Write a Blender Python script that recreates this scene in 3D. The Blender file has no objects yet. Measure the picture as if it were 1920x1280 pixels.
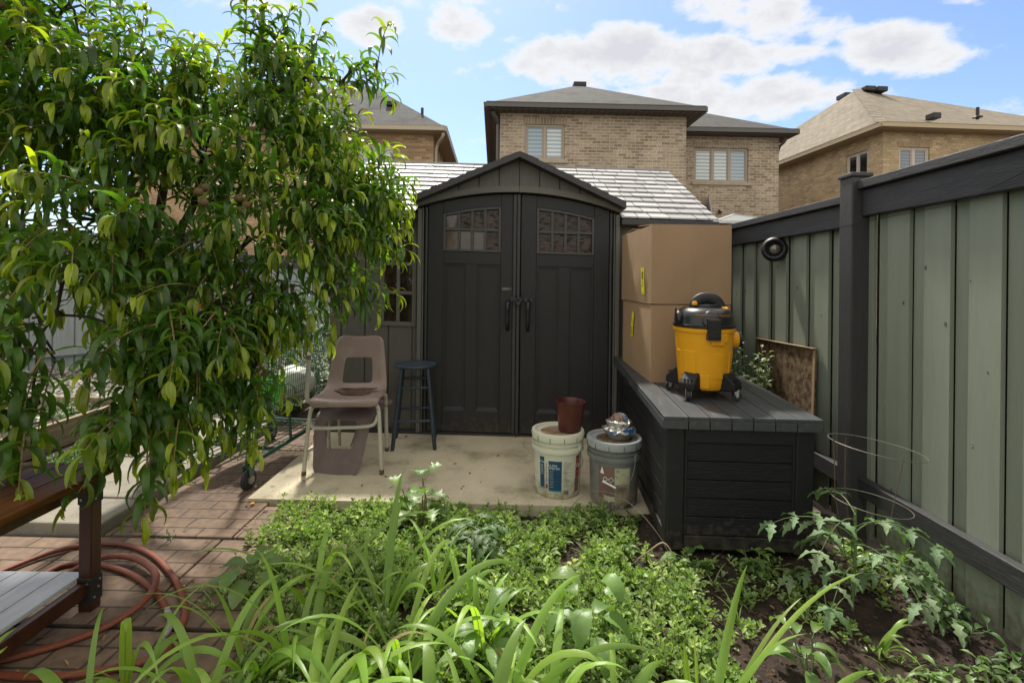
import bpy, math, random
from mathutils import Matrix, Vector, noise
PI = math.pi
R = math.radians
random.seed(11)
rnd = random.random
def U(a, b): return random.uniform(a, b)
S = bpy.context.scene
COL = S.collection

# ------------------------------------------------------------------ camera
EYE, F, CX, CY, ROLL = 1.24, 950.0, 960.0, 525.0, R(0.6)
cam = bpy.data.objects.new('camera', bpy.data.cameras.new('camera'))
COL.objects.link(cam)
cam.data.sensor_width = 36
cam.data.lens = 36 * F / 1920
cam.data.shift_y = -(640 - CY) / 1920
cam.data.clip_start = 0.05
cam.data.clip_end = 3000
cam.matrix_world = Matrix.Translation((0, 0, EYE)) @ Matrix.Rotation(R(90), 4, 'X') @ Matrix.Rotation(ROLL, 4, 'Z')
S.camera = cam
def at(px, py, Y):
    "world point seen at photo pixel (px, py) at depth Y"
    a, b = px - CX, py - CY
    c, s = math.cos(ROLL), math.sin(ROLL)
    u, v = a * c + b * s, -a * s + b * c
    return Vector((u * Y / F, Y, EYE - v * Y / F))
def gz(x): return -0.013 * max(-6, min(4, x))
def floor(px, py, z=0.0):
    "point on the (slightly sloping) ground seen at a photo pixel"
    a, b = px - CX, py - CY
    c, s = math.cos(ROLL), math.sin(ROLL)
    u, v = a * c + b * s, -a * s + b * c
    Y = (EYE - z) * F / v
    for _ in range(3): Y = (EYE - z - gz(u * Y / F)) * F / v
    return Vector((u * Y / F, Y, z + gz(u * Y / F)))

# ------------------------------------------------------------------ light
SUN_EL, SUN_AZ = R(57), R(-14)          # azimuth measured from +Y towards +X
sd = Vector((math.sin(SUN_AZ) * math.cos(SUN_EL), math.cos(SUN_AZ) * math.cos(SUN_EL), math.sin(SUN_EL)))
sun = bpy.data.objects.new('sun', bpy.data.lights.new('sun', 'SUN'))
COL.objects.link(sun)
sun.data.energy = 3.2
sun.data.angle = R(4)
sun.data.color = (1.0, 0.95, 0.86)
sun.rotation_euler = sd.to_track_quat('Z', 'Y').to_euler()
S.view_settings.view_transform = 'Standard'
S.view_settings.look = 'None'
S.view_settings.gamma = 1
S.view_settings.exposure = 0.88
S.cycles.max_bounces = 7
S.cycles.diffuse_bounces = 3
S.cycles.glossy_bounces = 3
S.cycles.transmission_bounces = 4
S.cycles.transparent_max_bounces = 8
try: S.cycles.use_denoising = True
except Exception: pass

def build_world():
    W = bpy.data.worlds.new('World'); S.world = W; W.use_nodes = True
    nt = W.node_tree; N = nt.nodes; L = nt.links; N.clear()
    def nd(t, **k):
        n = N.new(t)
        for a, b in k.items(): setattr(n, a, b)
        return n
    def mth(op, a, b=None, c=None, clamp=False):
        n = nd('ShaderNodeMath', operation=op); n.use_clamp = clamp
        for i, v in enumerate((a, b, c)):
            if v is None: continue
            if isinstance(v, (int, float)): n.inputs[i].default_value = v
            else: L.new(v, n.inputs[i])
        return n.outputs[0]
    out = nd('ShaderNodeOutputWorld'); bg = nd('ShaderNodeBackground'); L.new(bg.outputs[0], out.inputs[0])
    sky = nd('ShaderNodeTexSky', sky_type='NISHITA'); sky.sun_disc = False
    sky.sun_elevation = SUN_EL; sky.sun_rotation = SUN_AZ
    sky.air_density = 1.0; sky.dust_density = 1.0; sky.ozone_density = 1.6
    tc = nd('ShaderNodeTexCoord'); sp = nd('ShaderNodeSeparateXYZ'); L.new(tc.outputs['Generated'], sp.inputs[0])
    X, Y, Z = sp.outputs
    Yc = mth('MAXIMUM', Y, 0.05)
    u = mth('DIVIDE', X, Yc); v = mth('DIVIDE', Z, Yc)
    # noise on the direction itself
    mp = nd('ShaderNodeMapping'); mp.inputs['Scale'].default_value = (1, 1, 1.7); L.new(tc.outputs['Generated'], mp.inputs[0])
    n1 = nd('ShaderNodeTexNoise'); n1.inputs['Scale'].default_value = 9.0; n1.inputs['Detail'].default_value = 9; n1.inputs['Roughness'].default_value = 0.58
    L.new(mp.outputs[0], n1.inputs['Vector'])
    n2 = nd('ShaderNodeTexNoise'); n2.inputs['Scale'].default_value = 30; n2.inputs['Detail'].default_value = 8; n2.inputs['Roughness'].default_value = 0.6
    L.new(mp.outputs[0], n2.inputs['Vector'])
    tot = None
    blobs = [(690, 46, 62, 34, 1.5), (858, 56, 56, 36, 1.5), (485, 10, 72, 16, .9), (365, 4, 40, 14, .5), (1065, 110, 100, 48, 1.45), (1185, 100, 120, 56, 1.6),
             (1310, 112, 130, 52, 1.6), (1440, 100, 100, 22, 1), (1310, 192, 160, 40, 1.3), (1430, 182, 160, 42, 1.5), (1320, 16, 90, 34, 1.3), (1440, 36, 110, 44, 1.3),
             (1540, 50, 70, 30, .9), (1690, 88, 110, 50, 1.4), (1745, 70, 70, 26, .7), (885, 222, 40, 14, .6), (1600, 210, 110, 50, .45), (900, 285, 70, 40, .35), (1795, 2, 60, 10, .8), (960, 75, 14, 9, .6), (1850, 205, 90, 26, .6)]
    for px, py, rx, ry, w in blobs:
        p = at(px, py, 1.0)
        du = mth('MULTIPLY', mth('SUBTRACT', u, p.x), F / rx); dv = mth('MULTIPLY', mth('SUBTRACT', v, p.z - EYE), F / ry)
        d = mth('ADD', mth('MULTIPLY', du, du), mth('MULTIPLY', dv, dv))
        g = mth('MULTIPLY', mth('SUBTRACT', 1.0, mth('MULTIPLY', d, 0.55), clamp=True), w)
        tot = g if tot is None else mth('MAXIMUM', tot, g)
    tot = mth('ADD', tot, mth('MULTIPLY', mth('SUBTRACT', n1.outputs[0], 0.5), 3.2))
    tot = mth('ADD', tot, mth('MULTIPLY', mth('SUBTRACT', n2.outputs[0], 0.5), 1.3))
    rp = nd('ShaderNodeMapRange'); rp.interpolation_type = 'SMOOTHSTEP'
    rp.inputs['From Min'].default_value = 0.22; rp.inputs['From Max'].default_value = 1.05
    L.new(tot, rp.inputs['Value'])
    # unseen clouds overhead and behind the camera, added thick for fill light
    g3 = nd('ShaderNodeMapRange'); g3.inputs['From Min'].default_value = .38; g3.inputs['From Max'].default_value = .56; L.new(n1.outputs[0], g3.inputs['Value'])
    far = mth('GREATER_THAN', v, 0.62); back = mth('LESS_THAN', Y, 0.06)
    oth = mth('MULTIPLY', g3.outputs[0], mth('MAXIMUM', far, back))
    mask = mth('MAXIMUM', rp.outputs[0], oth, clamp=True)
    # cloud colour: grey undersides, white tops
    cr = nd('ShaderNodeMapRange'); cr.inputs['From Min'].default_value = .55; cr.inputs['From Max'].default_value = 1.7
    cr.inputs['To Min'].default_value = 0; cr.inputs['To Max'].default_value = 1; L.new(tot, cr.inputs['Value'])
    cc = nd('ShaderNodeMix', data_type='RGBA'); L.new(cr.outputs[0], cc.inputs['Factor'])
    cc.inputs['A'].default_value = (5.5, 5.5, 5.5, 1); cc.inputs['B'].default_value = (3.9, 4.0, 4.3, 1)
    # sky colour: slightly stronger blue
    hs = nd('ShaderNodeMix', data_type='RGBA'); hs.blend_type = 'MULTIPLY'; hs.inputs['Factor'].default_value = 1
    L.new(sky.outputs[0], hs.inputs['A']); hs.inputs['B'].default_value = (0.88, 0.95, 1.05, 1)
    ob = nd('ShaderNodeMix', data_type='RGBA'); L.new(mth('MAXIMUM', far, back), ob.inputs['Factor']); L.new(cc.outputs['Result'], ob.inputs['A']); ob.inputs['B'].default_value = (9.6, 8.8, 7.3, 1); cc = ob  # brighter, warmer colour for the unseen fill clouds
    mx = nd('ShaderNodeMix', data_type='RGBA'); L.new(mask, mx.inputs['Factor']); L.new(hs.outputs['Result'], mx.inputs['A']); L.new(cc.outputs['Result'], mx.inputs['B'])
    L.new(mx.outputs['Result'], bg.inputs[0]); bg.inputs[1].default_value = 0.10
build_world()

# ------------------------------------------------------------------ materials
def mat(name, c, rough=0.7, c2=None, nscale=6, bump=0.0, bscale=60, spec=0.5, stretch=None, attr=0.0, metal=0.0, trans=0.0, dirt=None, dscale=3, dth=(.5, .7), coat=0.0, c3=None, wave=None, detail=6, splash=None):
    m = bpy.data.materials.new(name); m.use_nodes = True
    nt = m.node_tree; N = nt.nodes; L = nt.links
    b = N['Principled BSDF']; out = N['Material Output']
    b.inputs['Roughness'].default_value = rough; b.inputs['Metallic'].default_value = metal
    b.inputs['Specular IOR Level'].default_value = spec
    if coat: b.inputs['Coat Weight'].default_value = coat; b.inputs['Coat Roughness'].default_value = 0.08
    tc = N.new('ShaderNodeTexCoord'); mp = N.new('ShaderNodeMapping'); L.new(tc.outputs['Object'], mp.inputs[0])
    if stretch: mp.inputs['Scale'].default_value = stretch
    V = mp.outputs[0]
    def noise_n(sc, det=6, ro=.6):
        n = N.new('ShaderNodeTexNoise'); n.inputs['Scale'].default_value = sc; n.inputs['Detail'].default_value = det; n.inputs['Roughness'].default_value = ro
        L.new(V, n.inputs['Vector']); return n
    col = None
    def mix(f, a, bb, mode='MIX'):
        x = N.new('ShaderNodeMix'); x.data_type = 'RGBA'; x.blend_type = mode
        for k, v in (('Factor', f), ('A', a), ('B', bb)):
            if isinstance(v, (int, float)): x.inputs[k].default_value = v
            elif isinstance(v, tuple): x.inputs[k].default_value = (*v[:3], 1)
            else: L.new(v, x.inputs[k])
        return x.outputs['Result']
    def rng(v, a, bb):
        r = N.new('ShaderNodeMapRange'); r.inputs['From Min'].default_value = a; r.inputs['From Max'].default_value = bb; L.new(v, r.inputs['Value']); return r.outputs[0]
    if c2 is not None:
        col = mix(rng(noise_n(nscale, detail).outputs[0], .36, .64), c, c2)
    if attr:
        at_ = N.new('ShaderNodeAttribute'); at_.attribute_name = 'rnd'
        base = col if col is not None else c
        if c3 is not None: base = mix(rng(at_.outputs['Fac'], .55, 1.0), base, c3)
        r = N.new('ShaderNodeMapRange'); r.inputs['To Min'].default_value = 1 - attr; r.inputs['To Max'].default_value = 1 + attr
        mu = N.new('ShaderNodeMath'); mu.operation = 'FRACT'; m2 = N.new('ShaderNodeMath'); m2.operation = 'MULTIPLY'; m2.inputs[1].default_value = 7.31
        L.new(at_.outputs['Fac'], m2.inputs[0]); L.new(m2.outputs[0], mu.inputs[0]); L.new(mu.outputs[0], r.inputs['Value'])
        cb = N.new('ShaderNodeCombineColor')
        for i in range(3): L.new(r.outputs[0], cb.inputs[i])
        col = mix(1.0, base, cb.outputs[0], 'MULTIPLY')
    if dirt is not None:
        d = rng(noise_n(dscale, 8, .65).outputs[0], *dth)
        col = mix(d, col if col is not None else c, dirt)
        rr = N.new('ShaderNodeMapRange'); rr.inputs['To Min'].default_value = rough; rr.inputs['To Max'].default_value = min(1, rough + .3)
        L.new(d, rr.inputs['Value']); L.new(rr.outputs[0], b.inputs['Roughness'])
    if splash is not None:
        sp_ = N.new('ShaderNodeSeparateXYZ'); L.new(tc.outputs['Object'], sp_.inputs[0]); zz = N.new('ShaderNodeMapRange'); zz.inputs['From Min'].default_value = .24; zz.inputs['From Max'].default_value = 0.0; L.new(sp_.outputs[2], zz.inputs['Value'])
        nn_ = N.new('ShaderNodeTexNoise'); nn_.inputs['Scale'].default_value = 30; nn_.inputs['Detail'].default_value = 8; L.new(tc.outputs['Object'], nn_.inputs['Vector'])
        ad_ = N.new('ShaderNodeMath'); ad_.operation = 'MULTIPLY_ADD'; ad_.inputs[1].default_value = .42; L.new(zz.outputs[0], ad_.inputs[0]); L.new(nn_.outputs[0], ad_.inputs[2])
        col = mix(rng(ad_.outputs[0], .70, 1.06), col if col is not None else c, splash)
    if col is None: b.inputs['Base Color'].default_value = (*c, 1)
    else: L.new(col, b.inputs['Base Color'])
    if bump:
        bp = N.new('ShaderNodeBump'); bp.inputs['Strength'].default_value = bump; bp.inputs['Distance'].default_value = 0.01
        if wave:
            w = N.new('ShaderNodeTexWave'); w.inputs['Scale'].default_value = wave; w.inputs['Distortion'].default_value = 6; w.inputs['Detail'].default_value = 3; L.new(V, w.inputs['Vector'])
            L.new(w.outputs['Fac'], bp.inputs['Height'])
        else: L.new(noise_n(bscale, 5, .6).outputs[0], bp.inputs['Height'])
        L.new(bp.outputs[0], b.inputs['Normal'])
    if trans:
        tr = N.new('ShaderNodeBsdfTranslucent'); ms = N.new('ShaderNodeMixShader'); ms.inputs[0].default_value = trans
        src = col if col is not None else None
        if src is not None: tl = mix(1.0, src, (1.9, 2.1, 0.55), 'MULTIPLY'); L.new(tl, tr.inputs[0])
        else: tr.inputs[0].default_value = (*c, 1)
        L.new(b.outputs[0], ms.inputs[1]); L.new(tr.outputs[0], ms.inputs[2]); L.new(ms.outputs[0], out.inputs[0])
    return m

def brick_mat(name, c1, c2, mortar, scale=1.0, bw=0.21, rh=0.075, rot=False, ms=.010, bump=.5, cx=1.0, cy=1.0, off=.5):
    m = bpy.data.materials.new(name); m.use_nodes = True
    nt = m.node_tree; N = nt.nodes; L = nt.links; b = N['Principled BSDF']
    tc = N.new('ShaderNodeTexCoord'); sp = N.new('ShaderNodeSeparateXYZ'); L.new(tc.outputs['Object'], sp.inputs[0])
    ad = N.new('ShaderNodeMath'); ad.operation = 'ADD'; L.new(sp.outputs[0], ad.inputs[0]); L.new(sp.outputs[1], ad.inputs[1])
    cb = N.new('ShaderNodeCombineXYZ')
    if rot == 'floor': L.new(sp.outputs[0], cb.inputs[0]); L.new(sp.outputs[1], cb.inputs[1])
    elif rot: L.new(sp.outputs[2], cb.inputs[0]); L.new(ad.outputs[0], cb.inputs[1])
    else: L.new(ad.outputs[0], cb.inputs[0]); L.new(sp.outputs[2], cb.inputs[1])
    br = N.new('ShaderNodeTexBrick'); L.new(cb.outputs[0], br.inputs['Vector'])
    br.offset = off
    br.inputs['Scale'].default_value = 1; br.inputs['Brick Width'].default_value = bw; br.inputs['Row Height'].default_value = rh
    br.inputs['Mortar Size'].default_value = ms; br.inputs['Mortar Smooth'].default_value = .15
    br.inputs['Color1'].default_value = (*c1, 1); br.inputs['Color2'].default_value = (*c2, 1); br.inputs['Mortar'].default_value = (*mortar, 1)
    n = N.new('ShaderNodeTexNoise'); n.inputs['Scale'].default_value = 25; n.inputs['Detail'].default_value = 8; L.new(tc.outputs['Object'], n.inputs['Vector'])
    n2 = N.new('ShaderNodeTexNoise'); n2.inputs['Scale'].default_value = 1.3; n2.inputs['Detail'].default_value = 4; L.new(tc.outputs['Object'], n2.inputs['Vector'])
    r = N.new('ShaderNodeMapRange'); r.inputs['From Min'].default_value = .3; r.inputs['From Max'].default_value = .7; r.inputs['To Min'].default_value = .72; r.inputs['To Max'].default_value = 1.22
    L.new(n.outputs[0], r.inputs['Value'])
    r2 = N.new('ShaderNodeMapRange'); r2.inputs['From Min'].default_value = .3; r2.inputs['From Max'].default_value = .7; r2.inputs['To Min'].default_value = .85; r2.inputs['To Max'].default_value = 1.12
    L.new(n2.outputs[0], r2.inputs['Value'])
    mu = N.new('ShaderNodeMath'); mu.operation = 'MULTIPLY'; L.new(r.outputs[0], mu.inputs[0]); L.new(r2.outputs[0], mu.inputs[1])
    mx = N.new('ShaderNodeVectorMath'); mx.operation = 'SCALE'; L.new(br.outputs['Color'], mx.inputs[0]); L.new(mu.outputs[0], mx.inputs['Scale'])
    L.new(mx.outputs[0], b.inputs['Base Color']); b.inputs['Roughness'].default_value = .85
    bp = N.new('ShaderNodeBump'); bp.inputs['Strength'].default_value = bump; bp.inputs['Distance'].default_value = .012; bp.invert = True
    L.new(br.outputs['Fac'], bp.inputs['Height'])
    bp2 = N.new('ShaderNodeBump'); bp2.inputs['Strength'].default_value = .35; bp2.inputs['Distance'].default_value = .006; L.new(n.outputs[0], bp2.inputs['Height']); L.new(bp.outputs[0], bp2.inputs['Normal'])
    L.new(bp2.outputs[0], b.inputs['Normal'])
    return m

def stripe_mat(name, a, b_, scale, rough=.5, axis=2, duty=(.45, .55), spec=.5):
    m = bpy.data.materials.new(name); m.use_nodes = True
    nt = m.node_tree; N = nt.nodes; L = nt.links; b = N['Principled BSDF']
    tc = N.new('ShaderNodeTexCoord'); sp = N.new('ShaderNodeSeparateXYZ'); L.new(tc.outputs['Object'], sp.inputs[0])
    mu = N.new('ShaderNodeMath'); mu.operation = 'MULTIPLY'; mu.inputs[1].default_value = scale; L.new(sp.outputs[axis], mu.inputs[0])
    fr = N.new('ShaderNodeMath'); fr.operation = 'FRACT'; L.new(mu.outputs[0], fr.inputs[0])
    pg = N.new('ShaderNodeMath'); pg.operation = 'PINGPONG'; pg.inputs[1].default_value = .5; L.new(mu.outputs[0], pg.inputs[0])
    r = N.new('ShaderNodeMapRange'); r.inputs['From Min'].default_value = duty[0] * .5; r.inputs['From Max'].default_value = duty[1] * .5; L.new(pg.outputs[0], r.inputs['Value'])
    x = N.new('ShaderNodeMix'); x.data_type = 'RGBA'; x.inputs['A'].default_value = (*a, 1); x.inputs['B'].default_value = (*b_, 1); L.new(r.outputs[0], x.inputs['Factor'])
    L.new(x.outputs['Result'], b.inputs['Base Color']); b.inputs['Roughness'].default_value = rough; b.inputs['Specular IOR Level'].default_value = spec
    b.inputs['Coat Weight'].default_value = .6; b.inputs['Coat Roughness'].default_value = .03
    return m

# ------------------------------------------------------------------ mesh builder
class MB:
    def __init__(s, frame=None, warp=None): s.v = []; s.f = []; s.mi = []; s.a = []; s.fr = frame; s.w = warp
    def add(s, vs, fs, mi=0, a=0.0):
        o = len(s.v)
        for q in vs:
            q = Vector(q)
            if s.fr: q = s.fr @ q
            if s.w: q = Vector(s.w(q))
            s.v.append(q)
        s.a.extend([a] * len(vs))
        for f in fs: s.f.append([i + o for i in f]); s.mi.append(mi)
        return s
    def bx(s, x0, x1, y0, y1, z0, z1, mi=0, M=None, a=0.0):
        vs = [Vector((x, y, z)) for z in (z0, z1) for y in (y0, y1) for x in (x0, x1)]
        if M: vs = [M @ q for q in vs]
        return s.add(vs, [(0, 2, 3, 1), (4, 5, 7, 6), (0, 1, 5, 4), (2, 6, 7, 3), (0, 4, 6, 2), (1, 3, 7, 5)], mi, a)
    def beam(s, p0, p1, w, h, mi=0, up=(0, 0, 1)):
        p0 = Vector(p0); p1 = Vector(p1); d = (p1 - p0); l = d.length; d.normalize()
        x = d.cross(Vector(up)).normalized(); z = x.cross(d)
        vs = [p + x * a * w / 2 + z * b * h / 2 for p in (p0, p1) for b in (-1, 1) for a in (-1, 1)]
        return s.add(vs, [(0, 1, 3, 2), (4, 6, 7, 5), (0, 4, 5, 1), (2, 3, 7, 6), (0, 2, 6, 4), (1, 5, 7, 3)], mi)
    def tube(s, pts, r, n=8, closed=False, mi=0, cap=True, a=0.0, flat=1.0):
        pts = [Vector(p) for p in pts]; k = len(pts)
        rs = r if isinstance(r, (list, tuple)) else [r] * k
        vs = []; prev = None
        for i, p in enumerate(pts):
            q0 = pts[i - 1] if (i or closed) else p; q1 = pts[(i + 1) % k] if (i < k - 1 or closed) else p
            t = (q1 - q0).normalized()
            if prev is None:
                ref = Vector((0, 0, 1)) if abs(t.z) < .9 else Vector((1, 0, 0)); x = t.cross(ref).normalized()
            else:
                x = prev - t * prev.dot(t)
                if x.length < 1e-6: x = t.cross(Vector((0, 0, 1)))
                x.normalize()
            prev = x; y = t.cross(x)
            for j in range(n):
                an = 2 * PI * j / n; vs.append(p + x * math.cos(an) * rs[i] + y * math.sin(an) * rs[i] * flat)
        fs = []
        for i in range(k if closed else k - 1):
            for j in range(n):
                a0 = i * n + j; a1 = i * n + (j + 1) % n; b0 = ((i + 1) % k) * n + j; b1 = ((i + 1) % k) * n + (j + 1) % n
                fs.append((a0, a1, b1, b0))
        if cap and not closed: fs.append(tuple(range(n - 1, -1, -1))); fs.append(tuple(range((k - 1) * n, k * n)))
        return s.add(vs, fs, mi, a)
    def lathe(s, prof, n=32, M=None, mi=0, cx=0, cy=0, sq=None):
        vs = []
        for r, z in prof:
            for j in range(n):
                an = 2 * PI * j / n; q = Vector((cx + r * math.cos(an), cy + r * math.sin(an), z))
                vs.append(M @ q if M else q)
        fs = []
        for i in range(len(prof) - 1):
            for j in range(n): fs.append((i * n + j, i * n + (j + 1) % n, (i + 1) * n + (j + 1) % n, (i + 1) * n + j))
        if prof[0][0] > 1e-5: fs.append(tuple(range(n - 1, -1, -1)))
        if prof[-1][0] > 1e-5: fs.append(tuple(range((len(prof) - 1) * n, len(prof) * n)))
        return s.add(vs, fs, mi)
    def prism(s, poly, y0, y1, mi=0, M=None):
        "poly in (x,z), extruded along y"
        k = len(poly); vs = [Vector((p[0], y0, p[1])) for p in poly] + [Vector((p[0], y1, p[1])) for p in poly]
        if M: vs = [M @ q for q in vs]
        fs = [tuple(range(k)), tuple(range(2 * k - 1, k - 1, -1))] + [(i, i + k, (i + 1) % k + k, (i + 1) % k) for i in range(k)]
        return s.add(vs, fs, mi)
    def quad(s, a, b, c, d, mi=0): return s.add([a, b, c, d], [(0, 1, 2, 3)], mi)
    def wrap(s, a0, a1, z0, z1, rad, n=10, cx=0, cy=0, mi=0):
        "patch on a vertical cylinder"
        vs = []
        for i in range(n + 1):
            an = a0 + (a1 - a0) * i / n
            for z in (z0, z1):
                rr = rad(z) if callable(rad) else rad
                vs.append((cx + rr * math.cos(an), cy + rr * math.sin(an), z))
        return s.add(vs, [(2 * i, 2 * i + 2, 2 * i + 3, 2 * i + 1) for i in range(n)], mi)
    def build(s, name, mats, parent=None, smooth=0.0, bevel=0.0, attr=False, loc=None, segs=2):
        me = bpy.data.meshes.new(name)
        vs = s.v; org = Vector((0, 0, 0))
        if parent is None:
            if loc is None:
                xs = [q.x for q in vs]; ys = [q.y for q in vs]; zs = [q.z for q in vs]
                org = Vector(((min(xs) + max(xs)) / 2, (min(ys) + max(ys)) / 2, min(zs)))
            else: org = Vector(loc)
            vs = [q - org for q in vs]
        me.from_pydata([tuple(q) for q in vs], [], s.f)
        for m in (mats if isinstance(mats, (list, tuple)) else [mats]): me.materials.append(m)
        if any(s.mi): me.polygons.foreach_set('material_index', s.mi)
        if attr:
            at_ = me.attributes.new('rnd', 'FLOAT', 'POINT'); at_.data.foreach_set('value', s.a)
        me.validate(); me.update()
        if smooth:
            me.polygons.foreach_set('use_smooth', [True] * len(me.polygons))
            me.set_sharp_from_angle(angle=R(smooth))
        o = bpy.data.objects.new(name, me); COL.objects.link(o); o.location = org
        if parent is not None: o.parent = parent; o.location = (0, 0, 0)
        if bevel:
            b = o.modifiers.new('bevel', 'BEVEL'); b.width = bevel; b.segments = segs; b.limit_method = 'ANGLE'; b.angle_limit = R(40)
        return o
def thing(name, label, cat, loc=(0, 0, 0), rotz=0, group=None, rot=None):
    o = bpy.data.objects.new(name, None); COL.objects.link(o); o.location = loc
    o.rotation_euler = rot if rot else (0, 0, rotz); o.empty_display_size = .1
    o['label'] = label; o['category'] = cat
    if group: o['group'] = group
    return o
def tag(o, label, cat, group=None):
    o['label'] = label; o['category'] = cat
    if group: o['group'] = group
    return o
def struct(o): o['kind'] = 'structure'; return o
def stuff(o, label=None, cat=None):
    o['kind'] = 'stuff'
    if label: o['label'] = label; o['category'] = cat
    return o
_dg = None
def text2d(txt, size, rot=0):
    "flat letter mesh: vertices (x, y) and faces, centred"
    cu = bpy.data.curves.new('lettering', 'FONT'); cu.body = txt; cu.size = size; cu.align_x = 'CENTER'; cu.align_y = 'CENTER'; cu.resolution_u = 3
    ob = bpy.data.objects.new('lettering', cu); COL.objects.link(ob)
    dg = bpy.context.evaluated_depsgraph_get(); me = ob.evaluated_get(dg).to_mesh()
    c, s = math.cos(rot), math.sin(rot)
    vs = [(q.co.x * c - q.co.y * s, q.co.x * s + q.co.y * c) for q in me.vertices]; fs = [tuple(p.vertices) for p in me.polygons]
    ob.evaluated_get(dg).to_mesh_clear(); bpy.data.objects.remove(ob); bpy.data.curves.remove(cu)
    return vs, fs
def spline(pts, n=8, closed=False):
    P = [Vector(p) for p in pts]; k = len(P); out = []
    for i in range(k if closed else k - 1):
        if closed: a, b, c, d = P[i - 1], P[i], P[(i + 1) % k], P[(i + 2) % k]
        else: a, b, c, d = P[max(i - 1, 0)], P[i], P[i + 1], P[min(i + 2, k - 1)]
        for j in range(n):
            t = j / n
            out.append(.5 * ((2 * b) + (c - a) * t + (2 * a - 5 * b + 4 * c - d) * t * t + (3 * b - a - 3 * c + d) * t ** 3))
    if not closed: out.append(P[-1])
    return out
def leaf(mb, base, d, up, L, Wd, droop=1.0, fold=.25, n=5, a=0.0, teeth=0.0, nt=5, prof=None, wavy=0.0, mi=0, curl=0.0):
    "curved two-sided leaf: centre line bends down by gravity"
    p = Vector(base); d = Vector(d).normalized(); up = Vector(up)
    x = d.cross(up)
    if x.length < 1e-4: x = d.cross(Vector((1, 0, 0)))
    x.normalize(); vs = []; st = L / n
    ph = U(0, 6)
    for i in range(n + 1):
        t = i / n
        w = prof(t) if prof else math.sin(PI * min(1, t * 0.93 + .05)) ** .75 * (1 - .35 * t)
        w *= Wd / 2
        if teeth: w *= 1 - teeth * (i % 2)
        nrm = x.cross(d).normalized()
        lift = nrm * w * fold * 2 + nrm * math.sin(ph + t * 9) * wavy * Wd
        if i == n: vs += [p, p, p]
        else: vs += [p - x * w + lift, p, p + x * w + nrm * w * fold * 2 - nrm * math.sin(ph + t * 9) * wavy * Wd]
        p = p + d * st
        d = (d + Vector((0, 0, -1)) * droop * st / L * .9).normalized()
        if curl: d = Matrix.Rotation(-curl / n * (.5 + t), 3, x) @ d
        x = (x - d * x.dot(d)).normalized()
    fs = []
    for i in range(n):
        o = i * 3
        fs += [(o, o + 1, o + 4, o + 3), (o + 1, o + 2, o + 5, o + 4)]
    mb.add(vs, fs, mi, a)
def rdir(): 
    z = U(-1, 1); an = U(0, 2 * PI); r = math.sqrt(1 - z * z); return Vector((r * math.cos(an), r * math.sin(an), z))
RZ = lambda a: Matrix.Rotation(a, 4, 'Z')
RX = lambda a: Matrix.Rotation(a, 4, 'X')
RY = lambda a: Matrix.Rotation(a, 4, 'Y')
T = lambda *p: Matrix.Translation(p if len(p) == 3 else p[0])

exec_parts = []
# palette
M_soil = mat('soil', (.050, .031, .020), .95, c2=(.020, .013, .009), nscale=18, bump=1.0, bscale=70, dirt=(.10, .07, .045), dscale=9, dth=(.56, .75))
M_conc = mat('pad_concrete', (.60, .53, .38), .85, c2=(.47, .41, .285), nscale=2.6, bump=.35, bscale=90, dirt=(.25, .22, .14), dscale=2.6, dth=(.52, .72))
M_slab = mat('grey_slab', (.27, .245, .19), .88, c2=(.19, .175, .14), nscale=5, bump=.5, bscale=40, dirt=(.13, .11, .08), dscale=4, dth=(.55, .7))
M_pave = brick_mat('red_paver', (.185, .122, .080), (.145, .098, .066), (.060, .042, .030), bw=.2, rh=.1, rot='floor', ms=.005, bump=.5)
M_edge = mat('paver_edge', (.20, .11, .075), .9, c2=(.10, .065, .045), nscale=12, bump=.4)
M_wood = mat('weathered_wood', (.30, .235, .15), .85, c2=(.16, .12, .075), nscale=5, stretch=(6, .5, 6), bump=.5, bscale=30)
M_fgreen = mat('sage_fence_paint', (.225, .256, .200), .6, c2=(.205, .233, .183), nscale=5, stretch=(4, 4, .35), bump=.10, bscale=22, dirt=(.18, .205, .15), dscale=14, dth=(.70, .78), splash=(.13, .115, .075))
M_knot = mat('board_knot', (.10, .10, .075), .8)
M_fgrey = mat('pale_grey_fence_paint', (.30, .335, .33), .65, c2=(.25, .28, .275), nscale=6, stretch=(5, 5, .4), bump=.2, bscale=26)
M_fdark = mat('charcoal_fence_stain', (.046, .046, .047), .55, c2=(.030, .030, .031), nscale=8, stretch=(8, .7, 8), bump=.35, bscale=28, spec=.45, dirt=(.085, .082, .078), dscale=6, dth=(.62, .8))
M_fpost = mat('charcoal_post_stain', (.040, .038, .038), .55, c2=(.036, .035, .035), nscale=8, stretch=(8, 8, .7), bump=.4, bscale=28, dirt=(.085, .08, .075), dscale=9, dth=(.66, .8))
M_swall = mat('shed_wall_resin', (.108, .101, .086), .6, c2=(.096, .090, .077), nscale=4, stretch=(14, 14, .6), bump=.18, bscale=22, splash=(.060, .050, .036))
M_sdoor = mat('shed_door_resin', (.0195, .019, .0185), .52, c2=(.0165, .016, .0155), nscale=5, stretch=(14, 14, .6), bump=.12, bscale=25, spec=.4, dirt=(.036, .033, .029), dscale=2.5, dth=(.6, .85), splash=(.060, .050, .036))
M_strim = mat('shed_trim_resin', (.125, .118, .10), .55, c2=(.11, .104, .088), nscale=4, bump=.1)
M_sdark = mat('shed_dark_trim', (.030, .030, .031), .5, bump=.1)
M_shing = mat('shed_shingle', (.325, .318, .31), .38, attr=.22, bump=.3, bscale=45, spec=1.0, c3=(.40, .39, .38))
M_black = mat('black_plastic', (.012, .012, .013), .32, bump=.05, bscale=200, spec=.5)
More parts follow.
